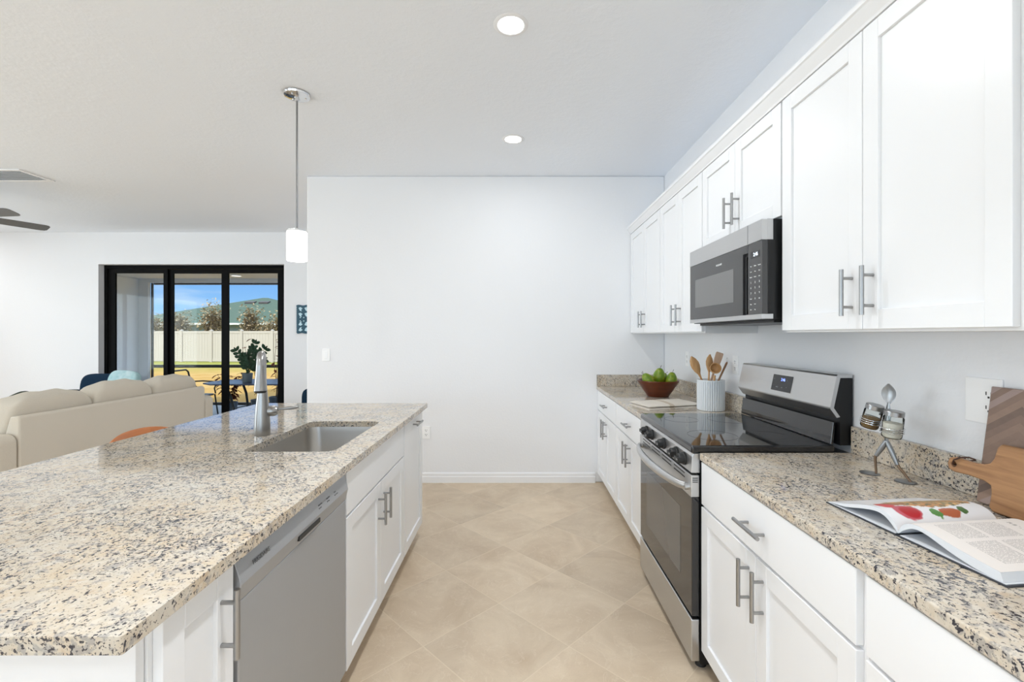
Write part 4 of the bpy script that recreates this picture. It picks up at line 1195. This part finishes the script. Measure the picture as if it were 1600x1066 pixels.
# bar stool at the island overhang
root = thing('bar_stool', 'orange-brown wooden bar stool tucked at left side of the island', 'stool', (-1.80, 2.36, 0))
bm = B(); pts = []
for k in range(17):
    t = -1+2*k/16; y = 2.385 + .235*t; x = -2.005 + .06*t*t
    pts.append((x, y,   .822 + .018*(1-t*t)))
loops = []
for i, p in enumerate(pts):
    t = abs(-1+2*i/16); hh = .034*(1-.45*t**3); x, y, z = p
    loops.append([(x-.011, y, z-.04), (x+.011, y, z-.04), (x+.009, y, z-.04+2*hh*.9), (x, y, z-.04+2*hh), (x-.009, y, z-.04+2*hh*.9)])
loft(bm, loops); obj('backrest', bm, M['stool'], root, smooth=60)
bm = B(); cushion(bm, (-1.80, 2.385, .60), .19, .20, .022, .5, .45); obj('seat', bm, M['stool'], root, smooth=60)
for sy in (-.15, .15):
    bm = B(); tube(bm, [(-1.95, 2.385+sy, .595), (-1.985, 2.385+sy, .70), (-1.993, 2.385+sy, .80)], .010, 10); obj('back_post', bm, M['stool'], root)
for sx_ in (-1, 1):
    for sy in (-1, 1):
        bm = B(); cyl(bm, (-1.80+sx_*.20, 2.385+sy*.20, 0), (-1.80+sx_*.14, 2.385+sy*.14, .59), .013, .017, 12); obj('leg', bm, M['stool'], root)
bm = B(); f = .17
for (a, b) in (((-f, -f), (f, -f)), ((f, -f), (f, f)), ((f, f), (-f, f)), ((-f, f), (-f, -f))):
    cyl(bm, (-1.80+a[0], 2.385+a[1], .22), (-1.80+b[0], 2.385+b[1], .22), .009, n=10)
obj('footrest', bm, M['stool'], root)

# ------------------------------------------------------------------ patio and garden
PY1, PZ = 9.45, -.10
struct('floor_patio', boxm(-8.0, 2.0, YF+.2, PY1+.25, -.30, PZ), M['patio'], smooth=0)
struct('ceiling_patio', boxm(-8.2, 2.0, YF+.2, PY1+.25, 2.52, 3.0), M['stucco'], smooth=0)
bm = B(); box(bm, -8.0, -7.82, YF+.2, PY1-.05, PZ, 2.52); box(bm, -8.0, -7.62, PY1-.05, PY1+.018, PZ, 2.52)
struct('wall_patio', bm, M['stucco'], bevel=.01, smooth=0)
struct('trim_patio', boxm(-7.62, 2.0, PY1-.05, PY1+.018, 2.44, 2.52), M['stucco'], smooth=0)
sf = thing('screen_frame', 'bronze screen enclosure frame at the patio edge', 'screen frame', (-3, PY1, PZ))
obj('mid_rail', boxm(-7.56, 1.9, PY1+.02, PY1+.07, .675, .735), M['bronze'], sf, smooth=0)
obj('top_rail', boxm(-7.56, 1.9, PY1+.02, PY1+.07, 2.405, 2.439), M['bronze'], sf, smooth=0)
obj('bottom_rail', boxm(-7.56, 1.9, PY1+.02, PY1+.07, PZ+.0005, PZ+.05), M['bronze'], sf, smooth=0)
obj('post', boxm(-7.619, -7.585, PY1+.02, PY1+.05, PZ+.0005, 2.439), M['bronze'], sf, smooth=0)
obj('post', boxm(-2.0, -1.945, PY1+.02, PY1+.07, PZ+.0005, 2.439), M['bronze'], sf, smooth=0)
root = thing('patio_light', 'round flush light on the patio ceiling beyond the door', 'ceiling light', (-5.46, 8.85, 2.52))
bm = B(); lathe(bm, [(0, 2.5195), (.098, 2.5195), (.10, 2.51), (.088, 2.503), (.088, 2.5195)], (-5.46, 8.85, 0), 28); obj('rim', bm, M['trim'], root)
bm = B(); lathe(bm, [(0, 2.500), (.06, 2.501), (.087, 2.506), (.087, 2.519), (0, 2.519)], (-5.46, 8.85, 0), 28); obj('diffuser', bm, mat('lit_patio_lamp', (1, 1, 1), .5, emit=(1, .97, .9), es=1.3), root)
struct('ground', boxm(-90, 60, PY1+.25, 120, -.6, -.15), M['lawn'], label='dry yellow lawn beyond the patio', smooth=0)

# vinyl fence: each bay of panel boards with its posts
fr = thing('vinyl_fence', 'cream vinyl privacy fence across the back of the lawn', 'fence', (-14, 25, -.15))
def fy(x): return 25.0 - .10*(x+15.5)
pxs = [-24.0 + 1.78*k for k in range(11)]
for i, x in enumerate(pxs):
    y = fy(x)
    bm = B(); box(bm, x-.065, x+.065, y-.065, y+.065, -.15, 1.60)
    v0 = [bm.verts.new(p) for p in ((x-.08, y-.08, 1.60), (x+.08, y-.08, 1.60), (x+.08, y+.08, 1.60), (x-.08, y+.08, 1.60))]; tp = bm.verts.new((x, y, 1.65))
    for k in range(4): bm.faces.new((v0[k], v0[(k+1) % 4], tp))
    bm.faces.new(v0[::-1]); obj('post', bm, M['vinyl'], fr, smooth=0)
    if i < len(pxs)-1:
        x2 = pxs[i+1]; bm = B(); nb = 10; a = x+.066; b = x2-.066
        for k in range(nb):
            xa = a+(b-a)*k/nb; xb = a+(b-a)*(k+1)/nb - .006; ya, yb = fy(xa), fy(xb)
            loft(bm, [[(xa, ya-.012, -.10), (xb, yb-.012, -.10), (xb, yb+.012, -.10), (xa, ya+.012, -.10)], [(xa, ya-.012, 1.48), (xb, yb-.012, 1.48), (xb, yb+.012, 1.48), (xa, ya+.012, 1.48)]])
        ya, yb = fy(a), fy(b)
        for z0, z1 in ((1.44, 1.56), (-.12, .03)):
            loft(bm, [[(a, ya-.03, z0), (a, ya+.03, z0), (a, ya+.03, z1), (a, ya-.03, z1)], [(b, yb-.03, z0), (b, yb+.03, z0), (b, yb+.03, z1), (b, yb-.03, z1)]])
        obj('panel', bm, M['vinyl'], fr, smooth=0)

# neighbour's house
hx0, hx1, hy0, hy1, hz = -34.5, -14.5, 38.0, 50.0, 2.18
hs_ = thing('house', 'grey house with green shingle hip roof beyond the fence', 'house', (-21, 44, -.15))
obj('walls', boxm(hx0+.5, hx1-.5, hy0+.5, hy1-.5, -.15, hz), M['housewall'], hs_, smooth=0)
bm = B(); pk = (-24.6, 44.0, 4.92); pk2 = (-24.1, 44.0, 4.92)
c4 = [(hx0, hy0, hz+.14), (hx1, hy0, hz+.14), (hx1, hy1, hz+.14), (hx0, hy1, hz+.14)]
v = [bm.verts.new(p) for p in c4]; t1 = bm.verts.new(pk); t2 = bm.verts.new(pk2)
bm.faces.new((v[0], v[1], t2, t1)); bm.faces.new((v[2], v[3], t1, t2)); bm.faces.new((v[1], v[2], t2)); bm.faces.new((v[3], v[0], t1)); bm.faces.new(v[::-1])
rf = obj('roof', bm, M['roof'], hs_, smooth=0)
bm = B()
box(bm, hx0-.03, hx1+.03, hy0-.05, hy0, hz, hz+.16); box(bm, hx0-.05, hx0, hy0, hy1, hz, hz+.16); box(bm, hx1, hx1+.05, hy0, hy1, hz, hz+.16)
obj('fascia', bm, M['fascia'], hs_, smooth=0)
sl = (4.92-hz-.14)/(44.0-hy0)
for xa in (-25.40, -24.10):
    bm = B(); y = 42.4; z = hz+.14 + sl*(y-hy0)
    loft(bm, [[(xa, y, z-.02), (xa+.85, y, z-.02), (xa+.85, y, z+.16), (xa, y, z+.16)], [(xa, y+.5, z+sl*.5-.02), (xa+.85, y+.5, z+sl*.5-.02), (xa+.85, y+.5, z+sl*.5+.08), (xa, y+.5, z+sl*.5+.08)]])
    obj('roof_vent', bm, M['roofvent'], rf, smooth=0)

def shrub(x, y, r, hgt, label, n=1300):
    root = thing('tree', label, 'tree', (x, y, -.15), group='bare brown trees behind the fence')
    rng = random.Random(int(x*100))
    bm = B(); tips = []
    for k in range(10):
        a = rng.uniform(0, 6.28); rr = rng.uniform(.15, .6)*r
        tip = Vector((x + rr*math.cos(a), y + rr*math.sin(a), hgt*rng.uniform(.66, 1.06)))
        midp = Vector((x + rr*.3*math.cos(a), y + rr*.3*math.sin(a), hgt*.4)); tips.append((midp, tip))
        tube(bm, [(x, y, -.15), midp, tip], [.05, .03, .006], 6)
    obj('branches', bm, M['bark'], root)
    bm = B()
    for k in range(n):
        m_, tp_ = rng.choice(tips); t = rng.uniform(.1, 1.05); c = m_.lerp(tp_, t) + Vector((rng.gauss(0, .22), rng.gauss(0, .2), rng.gauss(0, .24)))*r
        d = Vector((rng.uniform(-1, 1), rng.uniform(-1, 1), rng.uniform(-.4, 1)))
        leaf(bm, c, d, rng.uniform(.14, .26), rng.uniform(.06, .11))
    obj('foliage', bm, M['twig'], root)
shrub(-23.4, 29.4, .95, 2.25, 'brown leafless-looking tree behind the fence at left of the doorway')
shrub(-21.1, 28.4, 1.05, 2.75, 'tall brown tree just right of first door stile', 1700)
shrub(-19.0, 28.5, 1.0, 2.95, 'large brown tree behind the middle door stile', 1700)
shrub(-16.4, 28.2, .8, 2.85, 'brown tree below the two roof vents', 1500)
shrub(-14.7, 27.5, 1.0, 2.45, 'brown tree behind the fence at right of the doorway', 1500)

# patio table and chairs
TX, TY, TZ = -4.42, 7.88, .555
root = thing('patio_table', 'dark patio table with slate blue top beyond the glass door', 'table', (TX, TY, PZ))
bm = B(); prism(bm, [(TX-.85, TY-.25), (TX-.60, TY-.45), (TX+.60, TY-.45), (TX+.85, TY-.25), (TX+.85, TY+.25), (TX+.60, TY+.45), (TX-.60, TY+.45), (TX-.85, TY+.25)], 'z', TZ-.022, TZ)
obj('tabletop', bm, M['tabletop'], root, bevel=.004, smooth=0)
for sx_ in (-1, 1):
    for sy in (-1, 1):
        bm = B(); tube(bm, [(TX+sx_*.50, TY+sy*.26, TZ-.023), (TX+sx_*.40, TY+sy*.22, .32), (TX+sx_*.36, TY+sy*.20, .1), (TX+sx_*.46, TY+sy*.26, PZ)], .020, 10)
        obj('leg', bm, M['iron'], root)
bm = B(); lathe(bm, [(.38, .10), (.38, .115), (.40, .115), (.40, .10)], (TX, TY, 0), 30); obj('stretcher_ring', bm, M['iron'], root)
def patio_chair(x, y, rz, label):
    root = thing('patio_chair', label, 'chair', local=True, group='dark iron chairs around the patio table')
    bm = B(); cushion(bm, (0, 0, .40), .22, .22, .018, .4, .35); obj('seat', bm, M['pot'], root)
    bm = B()
    tube(bm, [(-.22, -.20, .40), (-.235, -.25, .62), (-.225, -.29, .80), (-.19, -.305, .835), (.19, -.305, .835), (.225, -.29, .80), (.235, -.25, .62), (.22, -.20, .40)], .014, 10)
    for z_, y_ in ((.56, -.237), (.70, -.27)): tube(bm, [(-.23, y_, z_), (.23, y_, z_)], .008, 6)
    obj('backrest', bm, M['iron'], root)
    for s in (-1, 1):
        bm = B(); tube(bm, [(s*.235, -.25, .62), (s*.25, -.05, .63), (s*.25, .14, .62), (s*.25, .20, .58), (s*.245, .17, .50), (s*.23, .20, .41)], .012, 8); obj('arm', bm, M['iron'], root)
        bm = B(); tube(bm, [(s*.21, .20, .40), (s*.225, .22, .2), (s*.23, .25, 0)], .012, 8); obj('leg', bm, M['iron'], root)
        bm = B(); tube(bm, [(s*.21, -.20, .40), (s*.225, -.22, .2), (s*.23, -.26, 0)], .012, 8); obj('leg', bm, M['iron'], root)
    root.location = (x, y, PZ); root.rotation_euler = (0, 0, rz)
    return root
c1 = patio_chair(-5.62, 7.95, R(-90), 'iron patio chair at left end of the patio table')
dup(c1, (-3.22, 7.55, PZ), R(75), 'iron patio chair with curved arm at right of the table')
dup(c1, (-4.15, 8.66, PZ), R(180), 'iron patio chair behind the patio table')

# potted plant on the table
qx, qy = -4.575, 7.72
root = thing('potted_plant', 'dark green leafy plant in grey pot on the patio table', 'plant', (qx, qy, TZ))
bm = B(); lathe(bm, [(0, TZ+.0005), (.066, TZ+.0005), (.070, TZ+.005), (.082, TZ+.155), (.078, TZ+.157), (.074, TZ+.145), (0, TZ+.14)], (qx, qy, 0), 28); obj('pot', bm, M['pot'], root)
bm = B(); bs = B(); rng = random.Random(5)
for (dx, dy, top) in ((-.16, -.04, .50), (-.10, .05, .36), (.13, .0, .66), (.19, .03, .42), (.30, -.02, .54), (.24, .06, .30), (-.03, -.05, .40), (.06, .05, .52)):
    tipz = TZ+.14+top*.78; pts = []
    for k in range(8):
        t = k/7; pts.append(Vector((qx + dx*t**1.3, qy + dy*t, TZ+.13 + (tipz-TZ-.13)*(t**.9))))
    tube(bs, pts, [.008-.005*k/7 for k in range(8)], 6)
    for k in range(2, 8):
        d = (pts[k]-pts[k-1]).normalized(); s = d.cross(Vector((.2, 1, .1))).normalized()
        for sg in (-1, 1): leaf(bm, pts[k], s*sg + d*.75 + Vector((0, rng.uniform(-.3, .3), 0)), .105, .060, up=(0, -1, .3), droop=.05)
    leaf(bm, pts[-1], pts[-1]-pts[-2], .08, .035, up=(0, -1, 0), droop=0)
obj('stems', bs, M['zz'], root); obj('foliage', bm, M['zz'], root)

def red_plant(x, y, label, stems, fl=False):
    root = thing('potted_plant', label, 'plant', (x, y, PZ))
    bm = B(); lathe(bm, [(0, PZ+.0005), (.10, PZ+.0005), (.13, PZ+.22), (.12, PZ+.22), (.115, PZ+.20), (0, PZ+.19)], (x, y, 0), 24); obj('pot', bm, M['pot'], root)
    bm = B(); bl = B(); rng = random.Random(int(-x*97))
    for (dx, dy, top, dens) in stems:
        pts = [Vector((x + dx*t + .02*math.sin(t*9), y + dy*t, PZ+.19 + (top-PZ-.19)*t)) for t in [k/9 for k in range(10)]]
        tube(bm, pts, [.007-.004*k/9 for k in range(10)], 6)
        for k in range(2, 10):
            for q_ in range(dens):
                a = rng.uniform(0, 6.28)
                leaf(bl, pts[k], (math.cos(a), math.sin(a)*.5, rng.uniform(-.2, .5)), rng.uniform(.08, .13), rng.uniform(.045, .07), droop=.5)
    obj('stems', bm, M['rust'], root); obj('foliage', bl, M['redleaf'], root)
red_plant(-4.98, 8.75, 'burgundy-leaved stems rising beside the middle door stile', [(-.12, 0, 1.28, 1), (-.28, .03, 1.10, 2), (.05, 0, .85, 2)])
red_plant(-5.30, 8.40, 'burgundy bushy plant drooping over left end of patio table', [(-.2, -.05, .62, 4), (0, -.1, .60, 5), (.28, -.05, .66, 4), (.12, 0, .58, 5)])
red_plant(-4.85, 9.15, 'tall thin reddish plant rising behind the patio table', [(-.02, 0, 1.36, 1), (.06, .02, 1.25, 2), (.45, 0, .80, 3), (.12, 0, .7, 2)])
